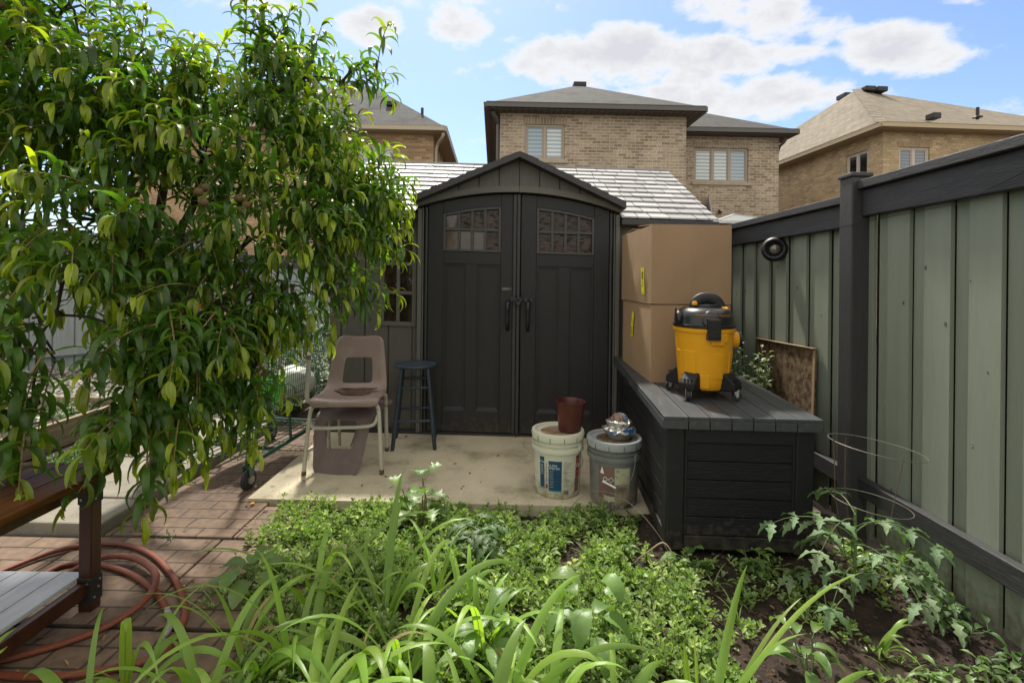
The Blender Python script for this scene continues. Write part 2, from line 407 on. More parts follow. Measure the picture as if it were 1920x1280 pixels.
M_blackm = mat('black_satin', (.016, .016, .017), .5, bump=.1, bscale=150)
M_film = mat('window_film', (.060, .034, .022), .28, c2=(.018, .011, .008), nscale=5, bump=.45, wave=2.5, spec=.35, stretch=(1.2, 1, 5))
M_dpane = mat('dark_pane', (.012, .010, .008), .1, c2=(.05, .026, .014), nscale=4, spec=.5, bump=.3, wave=3, coat=.4)
M_paneorange = mat('pane_with_box_behind', (.085, .038, .024), .25, c2=(.045, .02, .013), nscale=8, spec=.5, coat=.5)
M_card = mat('cardboard', (.345, .228, .128), .85, c2=(.305, .198, .110), nscale=3, bump=.25, bscale=35, stretch=(1, 1, .25), dirt=(.235, .150, .088), dscale=2.5, dth=(.58, .8))
M_cardin = mat('cardboard_inside', (.34, .21, .12), .9)
M_yel = mat('yellow_label', (.85, .80, .02), .5)
M_ink = mat('black_ink', (.02, .02, .02), .6)
M_bin = mat('deck_box_resin', (.014, .0145, .015), .5, c2=(.0115, .012, .0125), nscale=5, stretch=(8, .8, 8), bump=.2, bscale=26, spec=.35, dirt=(.045, .043, .038), dscale=4, dth=(.6, .85), splash=(.060, .050, .036))
M_binf = mat('deck_box_panel', (.0115, .0117, .0120), .52, spec=.35, c2=(.007, .0072, .0075), nscale=6, stretch=(.9, .9, 14), bump=.5, bscale=20, dirt=(.030, .028, .025), dscale=3, dth=(.6, .85), splash=(.060, .050, .036))
M_lid = mat('deck_box_lid', (.056, .061, .063), .42, c2=(.043, .047, .049), nscale=5, stretch=(8, .8, 8), bump=.25, bscale=24, dirt=(.09, .094, .092), dscale=3.5, dth=(.52, .78))
M_vyel = mat('amber_plastic', (.80, .375, .010), .36, c2=(.74, .34, .010), nscale=3, bump=.06, bscale=220)
M_foot = mat('foot_plastic', (.011, .011, .012), .55, bump=.1, spec=.3)
M_rub = mat('rubber', (.018, .018, .019), .7, bump=.15)
M_steel = mat('galvanised_steel', (.5, .5, .48), .35, metal=1.0)
M_wirep = mat('pale_wire', (.20, .19, .16), .5, metal=.6)
M_rust = mat('rusty_wire', (.10, .06, .04), .7)
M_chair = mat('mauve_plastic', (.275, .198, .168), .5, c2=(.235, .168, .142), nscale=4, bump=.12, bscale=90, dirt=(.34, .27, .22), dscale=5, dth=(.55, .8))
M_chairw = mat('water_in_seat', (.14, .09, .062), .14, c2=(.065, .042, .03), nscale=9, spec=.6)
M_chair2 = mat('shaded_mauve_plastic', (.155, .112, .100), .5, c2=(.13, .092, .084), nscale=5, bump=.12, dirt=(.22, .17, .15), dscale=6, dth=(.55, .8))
M_leg = mat('cream_enamel_tube', (.46, .44, .36), .45, c2=(.40, .38, .30), nscale=10, dirt=(.12, .075, .045), dscale=22, dth=(.62, .72))
M_stool = mat('navy_paint', (.028, .042, .060), .4, c2=(.020, .030, .044), nscale=8, bump=.25, bscale=60, dirt=(.30, .29, .26), dscale=26, dth=(.70, .74))
M_stooltop = mat('chipped_navy_paint', (.040, .060, .085), .42, c2=(.026, .04, .058), nscale=12, bump=.5, bscale=30, dirt=(.42, .40, .36), dscale=14, dth=(.63, .67))
M_bwhite = mat('white_pail_plastic', (.60, .60, .47), .45, c2=(.55, .55, .43), nscale=3, dirt=(.26, .22, .13), dscale=5, dth=(.6, .85), splash=(.30, .25, .15))
M_lidrust = mat('rusty_water_lid', (.52, .43, .30), .3, c2=(.14, .055, .025), nscale=13, detail=8)
M_bgrey = mat('grey_pail_plastic', (.165, .17, .165), .5, c2=(.14, .145, .14), nscale=4, dirt=(.09, .085, .07), dscale=7, dth=(.55, .75), splash=(.30, .25, .15))
M_brim = mat('grey_pail_rim', (.30, .32, .32), .4, dirt=(.16, .16, .15), dscale=8, dth=(.55, .75))
M_lidmud = mat('muddy_water_lid', (.22, .16, .10), .25, c2=(.10, .065, .04), nscale=6, dirt=(.36, .33, .27), dscale=5, dth=(.5, .7))
M_pot = mat('maroon_pot_plastic', (.085, .018, .013), .36, c2=(.065, .014, .011), nscale=5, dirt=(.22, .10, .07), dscale=14, dth=(.68, .76))
M_tin = mat('dusty_tin', (.42, .40, .33), .45, metal=.55, c2=(.30, .28, .23), nscale=8)
M_foil = mat('crumpled_foil', (.62, .60, .56), .22, metal=.8, bump=.6, bscale=30)
M_blue = mat('blue_print', (.02, .10, .26), .35)
M_brownball = mat('brown_lump', (.22, .15, .11), .6, c2=(.14, .09, .07), nscale=14, bump=.6, wave=18)
M_navy = mat('navy_label', (.010, .060, .125), .45)
M_teal = mat('teal_label', (.02, .28, .27), .45)
M_whitep = mat('white_print', (.75, .76, .76), .6)
M_redl = mat('red_label', (.26, .035, .035), .5)
M_brl = mat('faded_brown_label', (.19, .11, .085), .65, c2=(.15, .085, .065), nscale=12, dirt=(.30, .24, .18), dscale=14, dth=(.6, .68))
M_paper = mat('faded_paper_label', (.46, .45, .30), .8, c2=(.36, .34, .22), nscale=16, dirt=(.20, .17, .11), dscale=22, dth=(.56, .66))
M_paper2 = mat('torn_dirty_label', (.36, .30, .18), .8, c2=(.14, .11, .07), nscale=14, bump=.4)
M_table = mat('varnished_wood', (.115, .046, .013), .5, c2=(.055, .020, .006), nscale=4, stretch=(9, .7, 9), bump=.12, bscale=20, spec=.06)
M_tleg = mat('dark_red_wood', (.060, .018, .007), .35, c2=(.030, .009, .004), nscale=6, stretch=(9, 9, .7), bump=.15)
M_shelf = mat('grey_washed_shelf', (.46, .48, .49), .30, c2=(.38, .40, .41), nscale=6, stretch=(9, .7, 9), bump=.2, spec=.6, coat=.2)
M_hose = mat('red_hose', (.205, .050, .020), .6, c2=(.15, .037, .016), nscale=8, bump=.25, bscale=120, dirt=(.20, .10, .07), dscale=12, dth=(.6, .75))
M_cart = mat('green_cart_paint', (.010, .075, .050), .35, c2=(.007, .05, .034), nscale=10, dirt=(.03, .05, .035), dscale=10, dth=(.6, .75))
M_gtub = mat('lime_tub', (.10, .55, .06), .4)
M_bag = mat('white_bag', (.62, .64, .58), .45, bump=.8, bscale=14)
M_mag = mat('magenta_cloth', (.25, .02, .12), .7)
M_osb = mat('mottled_particle_board', (.23, .155, .085), .7, c2=(.055, .032, .018), nscale=26, bump=.3, bscale=60, detail=3)
M_osbe = mat('board_edge', (.34, .24, .14), .8)
M_bark = mat('peach_bark', (.060, .045, .034), .85, c2=(.03, .022, .017), nscale=14, stretch=(1, 1, .3), bump=.7, bscale=40)
M_twig = mat('young_twig', (.22, .15, .06), .6)
M_leaf = mat('peach_leaf', (.078, .160, .024), .34, c2=(.055, .120, .020), nscale=3, attr=.45, trans=.46, c3=(.30, .34, .024), bump=.25, bscale=60, spec=.55)
M_fruit = mat('young_peach', (.085, .07, .02), .8, c2=(.12, .055, .02), nscale=10, bump=.1)
M_gcov = mat('ground_cover_leaf', (.18, .275, .068), .36, attr=.42, trans=.30, c3=(.50, .58, .28), spec=.6)
M_stem = mat('weed_stem', (.13, .075, .04), .7)
M_gstem = mat('green_stem', (.10, .16, .05), .6)
M_grass = mat('broad_grass', (.22, .355, .065), .40, attr=.30, trans=.42, c3=(.29, .40, .08), spec=.5, bump=.1, bscale=60)
M_straw = mat('dry_blade', (.34, .26, .12), .8, attr=.3, trans=.2)
M_rib = mat('grass_midrib', (.30, .38, .14), .5, trans=.3)
M_toma = mat('tomato_leaf', (.125, .215, .090), .5, attr=.22, trans=.22, c3=(.20, .27, .14), bump=.4, bscale=90)
M_pepp = mat('pepper_leaf', (.13, .22, .06), .38, attr=.22, trans=.28, c3=(.16, .24, .07), bump=.25, bscale=60)
M_dlf = mat('dark_weed_leaf', (.050, .105, .026), .5, attr=.3, trans=.25, c3=(.10, .17, .04), bump=.3, bscale=60)
M_silver = mat('pale_foliage', (.17, .22, .13), .5, attr=.35, trans=.25, c3=(.40, .45, .33))
M_grav = mat('gravel_stone', (.30, .28, .24), .85, attr=.45, c3=(.40, .37, .31), bump=.3)

# ================================================================== ground
def build_ground():
    def soft(a, b, t): t = max(0, min(1, (t - a) / (b - a))); return t * t * (3 - 2 * t)
    xs = [-160, -60, -25, -12, -8, -6, -5, -4.4, -4, -3.6, -3.2] + [-2.9 + i * .2 for i in range(7)] + [-1.5 + i * .035 for i in range(98)] + [2.1, 2.6, 3.5, 5, 8, 14, 30, 70, 160]
    ys = [-60, -20, -6, -2, 0, .5, .9] + [1.2 + i * .035 for i in range(53)] + [3.2, 3.6, 4, 4.6, 5.2, 6, 7, 8, 9, 11, 14, 20, 30, 60, 120, 240]
    vs = []
    for y in ys:
        for x in xs:
            z = -0.045 + gz(x)
            if -1.6 < x < 2 and 1.1 < y < 3.1:
                q = Vector((x, y, 0))
                k = soft(-1.3, -1.0, x)
                z += k * (.028 * noise.noise(q * 3.1) + .022 * noise.noise(q * 8.3 + Vector((3, 1, 0))) + .014 * noise.noise(q * 21)) - .012
                if x < -1.0: z -= .02 * (1 - k)
            if x < -1.2 and y < 3.6: z = min(z, -.06 + gz(x))
            vs.append((x, y, z))
    nx = len(xs)
    fs = [(j * nx + i, j * nx + i + 1, (j + 1) * nx + i + 1, (j + 1) * nx + i) for j in range(len(ys) - 1) for i in range(nx - 1)]
    m = MB(); m.add(vs, fs); struct(m.build('ground', M_soil, smooth=60, loc=(0, 0, 0)))
    # clods scattered on the bare soil
    m = MB()
    for _ in range(2600):
        x, y = U(.2, 1.78), U(1.25, 2.75)
        z = -.05 + gz(x) + .028 * noise.noise(Vector((x, y, 0)) * 3.1) + .022 * noise.noise(Vector((x, y, 0)) * 8.3 + Vector((3, 1, 0)))
        r = U(.002, .009) if rnd() < .9 else U(.009, .016)
        pebble(m, (x, y, z + r * .2), r, a=rnd())
    stuff(m.build('soil_clods', mat('soil_clod', (.060, .038, .025), .95, attr=.5, c3=(.11, .082, .055)), attr=True), 'loose crumbs of dark soil and small stones in the garden bed', 'soil')
    # concrete pad
    w = lambda q: (q.x, q.y, q.z + gz(q.x))
    m = MB(warp=w); m.bx(-1.45, 1.72, 2.80, 4.40, -.075, 0.0)
    for P, wd in (([(-1.02, 2.805), (-1.03, 2.87), (-1.005, 2.93), (-1.02, 3.02), (-1.0, 3.1)], .0022), ([(.12, 4.02), (.10, 3.8), (.16, 3.6), (.13, 3.4), (.2, 3.22)], .0014)):
        Q = spline([(a, b, 0) for a, b in P], 8); vs = []
        for i, q in enumerate(Q): k = wd * (1 - i / len(Q)) * U(.5, 1.2); jx = U(-.003, .003); vs += [(q.x + jx - k, q.y, .0007), (q.x + jx + k, q.y, .0007)]
        m.add(vs, [(2 * i, 2 * i + 1, 2 * i + 3, 2 * i + 2) for i in range(len(Q) - 1)], 1)
    struct(m.build('concrete_pad', [M_conc, M_ink], loc=(0, 0, 0)))
    # paver slabs: brick stamped squares with gaps between
    m = MB(warp=w)
    for j in range(8):
        y0 = 1.18 + j * .62
        for i in range(4):
            x0 = -3.20 + i * .615
            if j >= 2:
                x0 = -1.935 + i * .615
                if i > (1 if j == 2 else 0): continue
            x1 = x0 + .606; y1 = y0 + .606
            if j >= 2 and i == 0: x1 = min(x1, -1.455 if j > 2 else x1)
            if j == 2 and i == 1: x1 = -1.0; y1 = y0 + .33
            dz = U(-.006, .006)
            m.bx(x0, x1, y0, y1, -.07, -.022 + dz)
    o = struct(m.build('paver_path', [M_pave], bevel=.006, loc=(0, 0, 0)))
    # grey slabs with chamfered rough edges, raised above the pavers
    m = MB(warp=w); y = 2.42
    for d in (.29, .60, .60, .60, .60, .6):
        m.bx(-2.56 + U(-.01, .01), -1.955 + U(-.008, .008), y, y + d - .012, -.06, .035 + U(-.005, .005)); y += d
    y = 2.42
    struct(m.build('slab_path', M_slab, bevel=.010, loc=(0, 0, 0)))
def pebble(m, c, r, a=0.0):
    s = [Vector((r * U(.6, 1.2), 0, 0)), Vector((0, r * U(.6, 1.2), 0)), Vector((-r * U(.6, 1.2), 0, 0)), Vector((0, -r * U(.6, 1.2), 0)), Vector((0, 0, r * U(.4, .8))), Vector((0, 0, -r * .6))]
    q = RZ(U(0, 6)) @ RX(U(-.6, .6)); c = Vector(c)
    m.add([c + q @ p for p in s], [(0, 1, 4), (1, 2, 4), (2, 3, 4), (3, 0, 4), (1, 0, 5), (2, 1, 5), (3, 2, 5), (0, 3, 5)], 0, a)
build_ground()
# gravel by the left fence
m = MB()
for _ in range(5200):
    y = U(4.25, 7.6); x = U(-5.9, -2.3)
    if y < 4.42 and x > -4.3: continue
    r = U(.014, .04)
    pebble(m, (x, y, .045 + gz(x) + U(-.01, .02) + (.03 if y > 5 else 0)), r, rnd())
m.bx(-6.2, -2.2, 4.36, 7.7, -.1, .09, a=.3)
stuff(m.build('gravel_strip', M_grav, attr=True, smooth=30), 'pale angular gravel spread along the grey fence', 'gravel')

# ================================================================== fences
def fence_segment(t, y0, y1, X, ztop, mats, unit=.22, zcap=True, flip=1, rail_z=(.185, .275), gaps=None, zf=.165):
    "board-on-board fence along Y; posts and rails face -X * flip"
    MBo, MD = mats
    m = MB(t); m.fr = None
    m = MB(); y = y0; k = 0
    while y < y1 - .02:
        ye = min(y + unit * .68, y1)
        m.bx(X - .018, X, y, y + unit * .60, -.03 + U(-.006, .01), ztop - .05)
        m.bx(X + .003, X + .019, y + unit * .63, min(y + unit * .965, y1), -.035, ztop - .052)
        y += unit + U(-.006, .006)
    m.bx(X + .022, X + .026, y0, y1, -.02, ztop - .06, mi=2)  # dark sheet added behind the board gaps to give shadow lines
    random.seed(int(y0 * 10))
    for _ in range(int((y1 - y0) * 26)):
        ky = y0 + unit * random.randrange(int((y1 - y0) / unit)) + U(.02, unit * .6); kz = U(.1, ztop - .3); r_ = U(.003, .008)
        Mk = T(X - .0185, ky, kz) @ RY(R(-90)) @ Matrix.Diagonal((1.6, 1, 1, 1)); m.lathe([(r_, 0), (r_ * .7, .0008), (r_ * .3, .0002), (0, .0002)], 9, M=Mk, mi=1 if rnd() < .6 else 0)
    m.build('board_panel', [MBo, M_knot, M_fdark], t, bevel=.003)
    m = MB(); a, b = sorted((X - .019 * flip, X - .058 * flip)); m.bx(a, b, y0, y1, ztop - .058 - zf + .02, ztop - .045); m.build('top_rail', MD, t, bevel=.004)
    m = MB(); a, b = sorted((X - .020 * flip, X - .062 * flip)); m.bx(a, b, y0, y1, rail_z[0], rail_z[1]); m.build('bottom_rail', MD, t, bevel=.004)
    m = MB(); a, b = sorted((X + .07 * flip, X - .085 * flip)); m.bx(a, b, y0 + .001, y1 - .001, ztop - .042, ztop); m.build('top_cap', MD, t, bevel=.004)
FX = 1.80
t = thing('board_fence', 'sage green board fence with charcoal rails running down the right side of the yard', 'fence')
fence_segment(t, .30, 2.529, FX, 1.752, (M_fgreen, M_fdark), zf=.138)
fence_segment(t, 2.631, 5.004, FX, 1.698, (M_fgreen, M_fdark), zf=.125)
fence_segment(t, 5.106, 8.6, FX, 1.66, (M_fgreen, M_fdark), zf=.150)
for y, z in ((2.53, 1.775), (5.005, 1.72), (.15, 1.80)):
    m = MB(); m.bx(1.695, 1.79, y, y + .10, -.2, z); m.bx(1.688, 1.797, y - .007, y + .107, z, z + .022); m.build('post', M_fpost, t, bevel=.006)
t = thing('plank_fence', 'pale grey upright board fence behind the peach tree and gravel', 'fence')
def plank_fence(t, A, B, top, M1, M2, unit=.2):
    A = Vector(A); B = Vector(B); d = B - A; L_ = d.length; an = math.atan2(d.y, d.x)
    Fm = T(A.x, A.y, 0) @ RZ(an); m = MB(Fm); x = 0
    while x < L_:
        m.bx(x, x + unit * .93, 0, .018, 0.0, top - .03); m.bx(x + unit * .8, x + unit * 1.1, .019, .036, 0.0, top - .032); x += unit
    m.build('board_panel', M1, t, bevel=.002)
    m = MB(Fm); m.bx(0, L_, -.055, -.001, .30, .385); m.build('bottom_rail', M2, t, bevel=.003)
    m = MB(Fm); m.bx(0, L_, -.04, -.001, top - .2, top - .03); m.build('top_rail', M2, t, bevel=.003)
    m = MB(Fm); m.bx(0, L_, -.07, .07, top - .028, top + .01); m.build('top_cap', M2, t, bevel=.003)
    for x in (0, L_ / 2, L_ - .1):
        m = MB(Fm); m.bx(x, x + .1, -.1, -.057, -.1, top + .06); m.build('post', M2, t, bevel=.003)
plank_fence(t, (-7.4, 3.2), (-4.35, 7.2), 1.75, M_fgrey, M_fgrey)
t = thing('rear_fence', 'grey board fence across the back of the yard seen beside the shed', 'fence')
plank_fence(t, (-4.5, 8.4), (1.7, 8.4), 1.6, M_fgrey, M_fdark)

# raised bed boards
t = thing('raised_bed', 'weathered wooden raised garden bed with grainy boards left of the paths', 'garden bed')
w = lambda q: (q.x, q.y, q.z + gz(q.x))
m = MB(warp=w); m.bx(-3.27, -3.23, 2.3, 4.36, -.04, .150); m.build('side_board', M_wood, t, bevel=.004)
m = MB(warp=w); m.bx(-4.75, -3.272, 4.32, 4.36, -.04, .155); m.build('end_board', M_wood, t, bevel=.004)
m = MB(warp=w); m.bx(-4.79, -4.752, 2.3, 4.36, -.04, .15); m.build('side_board', M_wood, t, bevel=.004)
m = MB(warp=w); m.bx(-4.75, -3.272, 2.3, 4.318, .02, .085); m.build('bed_soil', M_soil, t)

# ================================================================== shed
ST = thing('garden_shed', 'dark grey resin shed with arched double doors and a small gable', 'shed', (.05, 4.06, 0))
sw = lambda q: (q.x, q.y, q.z - .021 * q.x)
def SM(): return MB(warp=sw)
RR = 2.39
def arc(x, top=1.923): return top - (RR - math.sqrt(RR * RR - x * x))
# walls
def board_wall(x0, x1, z0, z1, y, hole=None, pitch=.19, off=0.0):
    m = SM(); x = x0 + off - pitch if off else x0; m.bx(x0, x1, y + .012, y + .03, z0, z1) if not hole else None
    def seg(a, b, c, d):
        if b - a > .004 and d - c > .004: m.bx(a, b, y, y + .0118, c, d)
    while x < x1 - .001:
        a = max(x + .005, x0); b = min(x + pitch - .005, x1)
        if hole and b > hole[0] and a < hole[1]:
            if a < hole[0]: seg(a, hole[0], z0, z1)
            if b > hole[1]: seg(hole[1], b, z0, z1)
            aa, bb = max(a, hole[0]), min(b, hole[1])
            seg(aa, bb, z0, hole[2]); seg(aa, bb, hole[3], z1)
        else: seg(a, b, z0, z1)
        x += pitch
    if hole:
        h = hole
        for q in ((x0, h[0], z0, z1), (h[1], x1, z0, z1), (h[0], h[1], z0, h[2]), (h[0], h[1], h[3], z1)): m.bx(q[0], q[1], y + .012, y + .03, q[2], q[3])
    return m
def side_window(x0, x1, z0, z1):
    wn = SM(); fw = .036; y = -.012
    for a, b, c, d in ((x0, x1, z0, z0 + fw), (x0, x1, z1 - fw, z1), (x0, x0 + fw, z0 + fw, z1 - fw), (x1 - fw, x1, z0 + fw, z1 - fw)): wn.bx(a, b, y, .01, c, d)
    mw = .014; cx = (x0 + x1) / 2; dz = (z1 - z0 - 2 * fw) / 3
    wn.bx(cx - mw, cx + mw, y + .001, .008, z0 + fw, z1 - fw)
    for k in (1, 2): wn.bx(x0 + fw, x1 - fw, y + .003, .007, z0 + fw + dz * k - mw, z0 + fw + dz * k + mw)
    o = wn.build('window', M_strim, ST, bevel=.005)
    p = SM(); p.bx(x0 + fw, x1 - fw, .012, .016, z0 + fw, z1 - fw); p.build('pane', M_dpane, o)
WL = (-1.107, -.812, .842, 1.607); WRt = (.84, 1.135, .842, 1.607)
board_wall(-1.47, -.797, .02, 1.74, 0, WL, off=.055).build('front_wall', M_swall, ST, bevel=.002)
board_wall(.797, 1.47, .02, 1.74, 0, WRt, off=.135).build('front_wall', M_swall, ST, bevel=.002)
side_window(*WL); side_window(*WRt)
m = SM()
for s in (-1, 1):
    a, b = sorted((s * 1.471, s * 1.50)); m.bx(a, b, -.002, 2.43, .02, 1.74)
    k = 0
    while k < 12:
        a, b = sorted((s * 1.5, s * 1.508)); m.bx(a, b, k * .2 + .004, k * .2 + .196, .02, 1.735); k += 1
m.bx(-1.47, 1.47, 2.40, 2.43, .02, 1.74)
for s in (-1, 1): m.prism([(0, 1.74), (2.43, 1.74), (1.215, 2.33)], 0, .03, M=T(s * 1.485 - .015 if s > 0 else -1.5, 0, 0) @ Matrix(((0, 1, 0, 0), (1, 0, 0, 0), (0, 0, 1, 0), (0, 0, 0, 1))))
m.build('side_walls', M_swall, ST)
m = SM(); m.bx(-1.47, 1.47, .031, 2.39, .0, .02); m.build('shed_floor', M_sdark, ST)
# base sill along the front
m = SM(); m.bx(-1.5, 1.5, -.03, -.001, -.035, .018); m.build('base_sill', M_sdark, ST, bevel=.003)
# door posts
for s in (-1, 1):
    m = SM(); a, b = sorted((s * .765, s * .796)); m.bx(a, b, -.075, .03, .02, arc(.76) - .02)
    a, b = sorted((s * .752, s * .764)); m.bx(a, b, -.05, .03, .02, arc(.75) - .01)
    m.build('door_post', M_strim, ST, bevel=.003)
    m = SM(); m.tube([(s * .732, -.045, .03), (s * .732, -.045, arc(.732) - .015)], .0135, 12); m.build('hinge_post', M_sdark, ST, smooth=40)
# doors
def door(s):
    xi, xo = (.045, .715) if s < 0 else (.018, .715)
    n = 16; y0, y1 = -.055, -.02
    O = lambda x: s * x
    def strip(m, xa, xb, zf0, zf1, ya, yb, k=8):
        "solid strip between two height functions"
        P = []
        for i in range(k + 1):
            x = xa + (xb - xa) * i / k
            P.append((O(x), zf0(x), zf1(x)))
        vs = []
        for x, a, b in P: vs += [(x, ya, a), (x, ya, b), (x, yb, a), (x, yb, b)]
        fs = []
        for i in range(k):
            o = 4 * i; fs += [(o, o + 4, o + 5, o + 1), (o + 2, o + 3, o + 7, o + 6), (o + 1, o + 5, o + 7, o + 3), (o, o + 2, o + 6, o + 4)]
        fs += [(0, 1, 3, 2), (4 * k, 4 * k + 2, 4 * k + 3, 4 * k + 1)]
        if s < 0: fs = [f[::-1] for f in fs]
        m.add(vs, fs)
    c = lambda z: (lambda x: z)
    wx0, wx1 = .141, .597; wz0 = 1.452; wt = lambda x: arc(x) - .103
    px = ((.154, .325), (.419, .581)) if s < 0 else ((.158, .315), (.408, .581)); pz0, pz1 = .197, 1.352
    top = lambda x: arc(x) - .006
    m = SM()
    strip(m, xi, wx0, c(.03), top, y0, y1); strip(m, wx1, xo, c(.03), top, y0, y1)
    strip(m, wx0, wx1, wt, top, y0, y1)
    strip(m, wx0, wx1, c(pz1), c(wz0), y0, y1, 1); strip(m, wx0, wx1, c(.03), c(pz0), y0, y1, 1)
    for a, b in ((wx0, px[0][0]), (px[0][1], px[1][0]), (px[1][1], wx1)): strip(m, a, b, c(pz0), c(pz1), y0, y1, 1)
    o = m.build('door', M_sdoor, ST, bevel=.004)
    for a, b in px:
        m = SM(); strip(m, a, b, c(pz0), c(pz1), y0 + .014, y1, 1)
        # small rebate frame round the sunken panel
        for q in ((a, a + .012, pz0, pz1), (b - .012, b, pz0, pz1)): strip(m, q[0], q[1], c(q[2]), c(q[3]), y0 + .007, y0 + .0138, 1)
        strip(m, a + .012, b - .012, c(pz1 - .012), c(pz1), y0 + .007, y0 + .0138, 1)
        # sloping bottom ledge
        za = pz0; vs = [(O(a), y0 + .001, za), (O(b), y0 + .001, za), (O(b), y0 + .013, za + .028), (O(a), y0 + .013, za + .028)]
        m.add(vs, [(0, 1, 2, 3) if s > 0 else (3, 2, 1, 0)])
        m.build('door_panel', M_sdoor, o)
    # window frame, muntins, panes
    m = SM(); fw = .020; ya = y0 - .006; yb = y0 + .018
    strip(m, wx0, wx0 + fw, c(wz0), wt, ya, yb, 1); strip(m, wx1 - fw, wx1, c(wz0), wt, ya, yb, 1)
    strip(m, wx0 + fw, wx1 - fw, c(wz0), c(wz0 + fw), ya, yb, 1); strip(m, wx0 + fw, wx1 - fw, lambda x: wt(x) - fw, wt, ya, yb)
    cw = (wx1 - wx0 - 2 * fw) / 4
    for k in (1, 2, 3):
        x = wx0 + fw + cw * k; strip(m, x - .011, x + .011, c(wz0 + fw), lambda x: wt(x) - fw, ya + .003, yb, 1)
    strip(m, wx0 + fw, wx1 - fw, c(1.615), c(1.637), ya + .001, yb, 1)
    fr = m.build('window', M_strim if 0 else mat('door_window_frame', (.050, .048, .044), .5), o, bevel=.003)
    for k in range(4):
        xa = wx0 + fw + cw * k + .011 * (k > 0); xb = wx0 + fw + cw * (k + 1) - .011 * (k < 3)
        for r_ in (0, 1):
            m = SM()
            if r_ == 0: strip(m, xa, xb, c(wz0 + fw), c(1.615), y0 + .019, y0 + .023, 1)
            else: strip(m, xa, xb, c(1.637), lambda x: wt(x) - fw, y0 + .019, y0 + .023, 3)
            mt = M_film
            if s < 0 and r_ == 0 and k > 0: mt = M_paneorange
            if s < 0 and r_ == 1 and k == 3: mt = M_dpane
            m.build('pane', mt, fr)
    # pull handle: curved grip
    m = SM(); hx = O(.078 if s > 0 else .082)
    prof = [(0, y0, 1.067), (0, y0 - .035, 1.060), (0, y0 - .045, 1.02), (0, y0 - .046, .95), (0, y0 - .040, .885), (0, y0, .845)]
    m.tube([(hx, p[1], p[2]) for p in spline(prof, 5)], [.014] * 4 + [.017] * 8 + [.013] * 14, 10)
    m.build('handle', M_black, o, smooth=60)
    if s < 0:
        m = SM()
        m.bx(-.045, -.017, y0 - .018, y1, .03, 1.915); m.bx(-.0145, .012, y0 - .022, y1, .03, 1.917)
        m.build('astragal', mat('astragal_resin', (.034, .032, .029), .5), o, bevel=.006)
        m = SM(); m.bx(-.127, -.053, y0 - .003, y0, 1.159, 1.175); b = m.build('badge', mat('badge_black', (.02, .02, .02), .4), o)
        vs, fs = text2d('LIFETIME', .0135)
        m = SM(); m.add([(-.09 + x, y0 - .0045, 1.167 + z) for x, z in vs], fs)
        for q in ((-.127, -.053, 1.173, 1.175), (-.127, -.053, 1.159, 1.161), (-.127, -.125, 1.161, 1.173), (-.055, -.053, 1.161, 1.173)): m.bx(q[0], q[1], y0 - .0045, y0 - .0031, q[2], q[3])
        m.build('badge_lettering', M_paper, b)
        m = SM(); m.tube([(-.055, y0 - .032, 1.093), (.115, y0 - .032, 1.087)], .006, 8)
        for x in (-.05, -.025, .02, .06, .105): m.bx(x - .011, x + .011, y0 - .042, y0 - .019, 1.073, 1.110)
        m.tube([(-.02, y0 - .04, 1.10), (-.02, y0 - .045, 1.13)], .005, 6); m.tube([(.025, y0 - .04, 1.10), (.025, y0 - .045, 1.13)], .005, 6)
        m.lathe([(.018, -.012), (.02, 0), (.018, .012)], 14, M=T(0, y0 - .045, 1.062) @ RX(PI / 2))
        m.build('latch', M_black, o, smooth=40)
door(-1); door(1)
# gable infill: arched band and grooved boards
def gable_top(x): return 2.205 - abs(x) * .468
m = SM(); n = 28
def band(m, f0, f1, xa, xb, ya, yb, k):
    for i in range(k):
        a = xa + (xb - xa) * i / k; b = xa + (xb - xa) * (i + 1) / k
        m.add([(a, ya, f0(a)), (b, ya, f0(b)), (b, ya, f1(b)), (a, ya, f1(a)), (a, yb, f0(a)), (b, yb, f0(b)), (b, yb, f1(b)), (a, yb, f1(a))],
              [(0, 1, 2, 3), (7, 6, 5, 4), (0, 4, 5, 1), (3, 2, 6, 7)] + ([(0, 3, 7, 4)] if i == 0 else []) + ([(1, 5, 6, 2)] if i == k - 1 else []))
for s in (-1, 1): band(m, lambda x: arc(x) + .004, lambda x: arc(x) + .052, s * .001, s * .796, -.105, .02, 20) if s > 0 else band(m, lambda x: arc(x) + .004, lambda x: arc(x) + .052, -.796, -.0015, -.105, .02, 20)
m.build('arched_trim', M_strim, ST)
m = SM()
w_ = .158
for k in range(-5, 5):
    a, b = k * w_ + .005, (k + 1) * w_ - .005
    a = max(a, -.79); b = min(b, .79)
    band(m, lambda x: arc(x) + .0525, lambda x: max(gable_top(x) - .02, arc(x) + .055), a, b, -.097, -.085, 4)
m.build('gable_panel', M_swall, ST)
m = SM()
band(m, lambda x: arc(x) + .053, lambda x: max(gable_top(x) - .03, arc(x) + .0555), -.79, .79, -.084, .02, 12)
m.build('gable_backing', M_sdark, ST)
# gable roof, two slopes, stepped tiles
for s in (-1, 1):
    m = SM(); k = 6
    L_ = .80; sl = math.atan(.455)
    for i in range(k):
        a = L_ * i / k; b = L_ * (i + 1) / k + .012
        z0 = 2.228 - a * .455; z1 = 2.228 - b * .455 + .004
        th = .050
        P = [(s * a, z0 - th), (s * b, z1 - th - .004), (s * b, z1), (s * a, z0 - .005)]
        if s < 0: P = P[::-1]
        m.prism(P, -.205 - .002 * i, 1.0)
    m.build('gable_roof', M_fpost if 0 else mat('gable_roof_resin', (.036, .034, .034), .5, bump=.2, c2=(.030, .028, .028), nscale=6), ST)
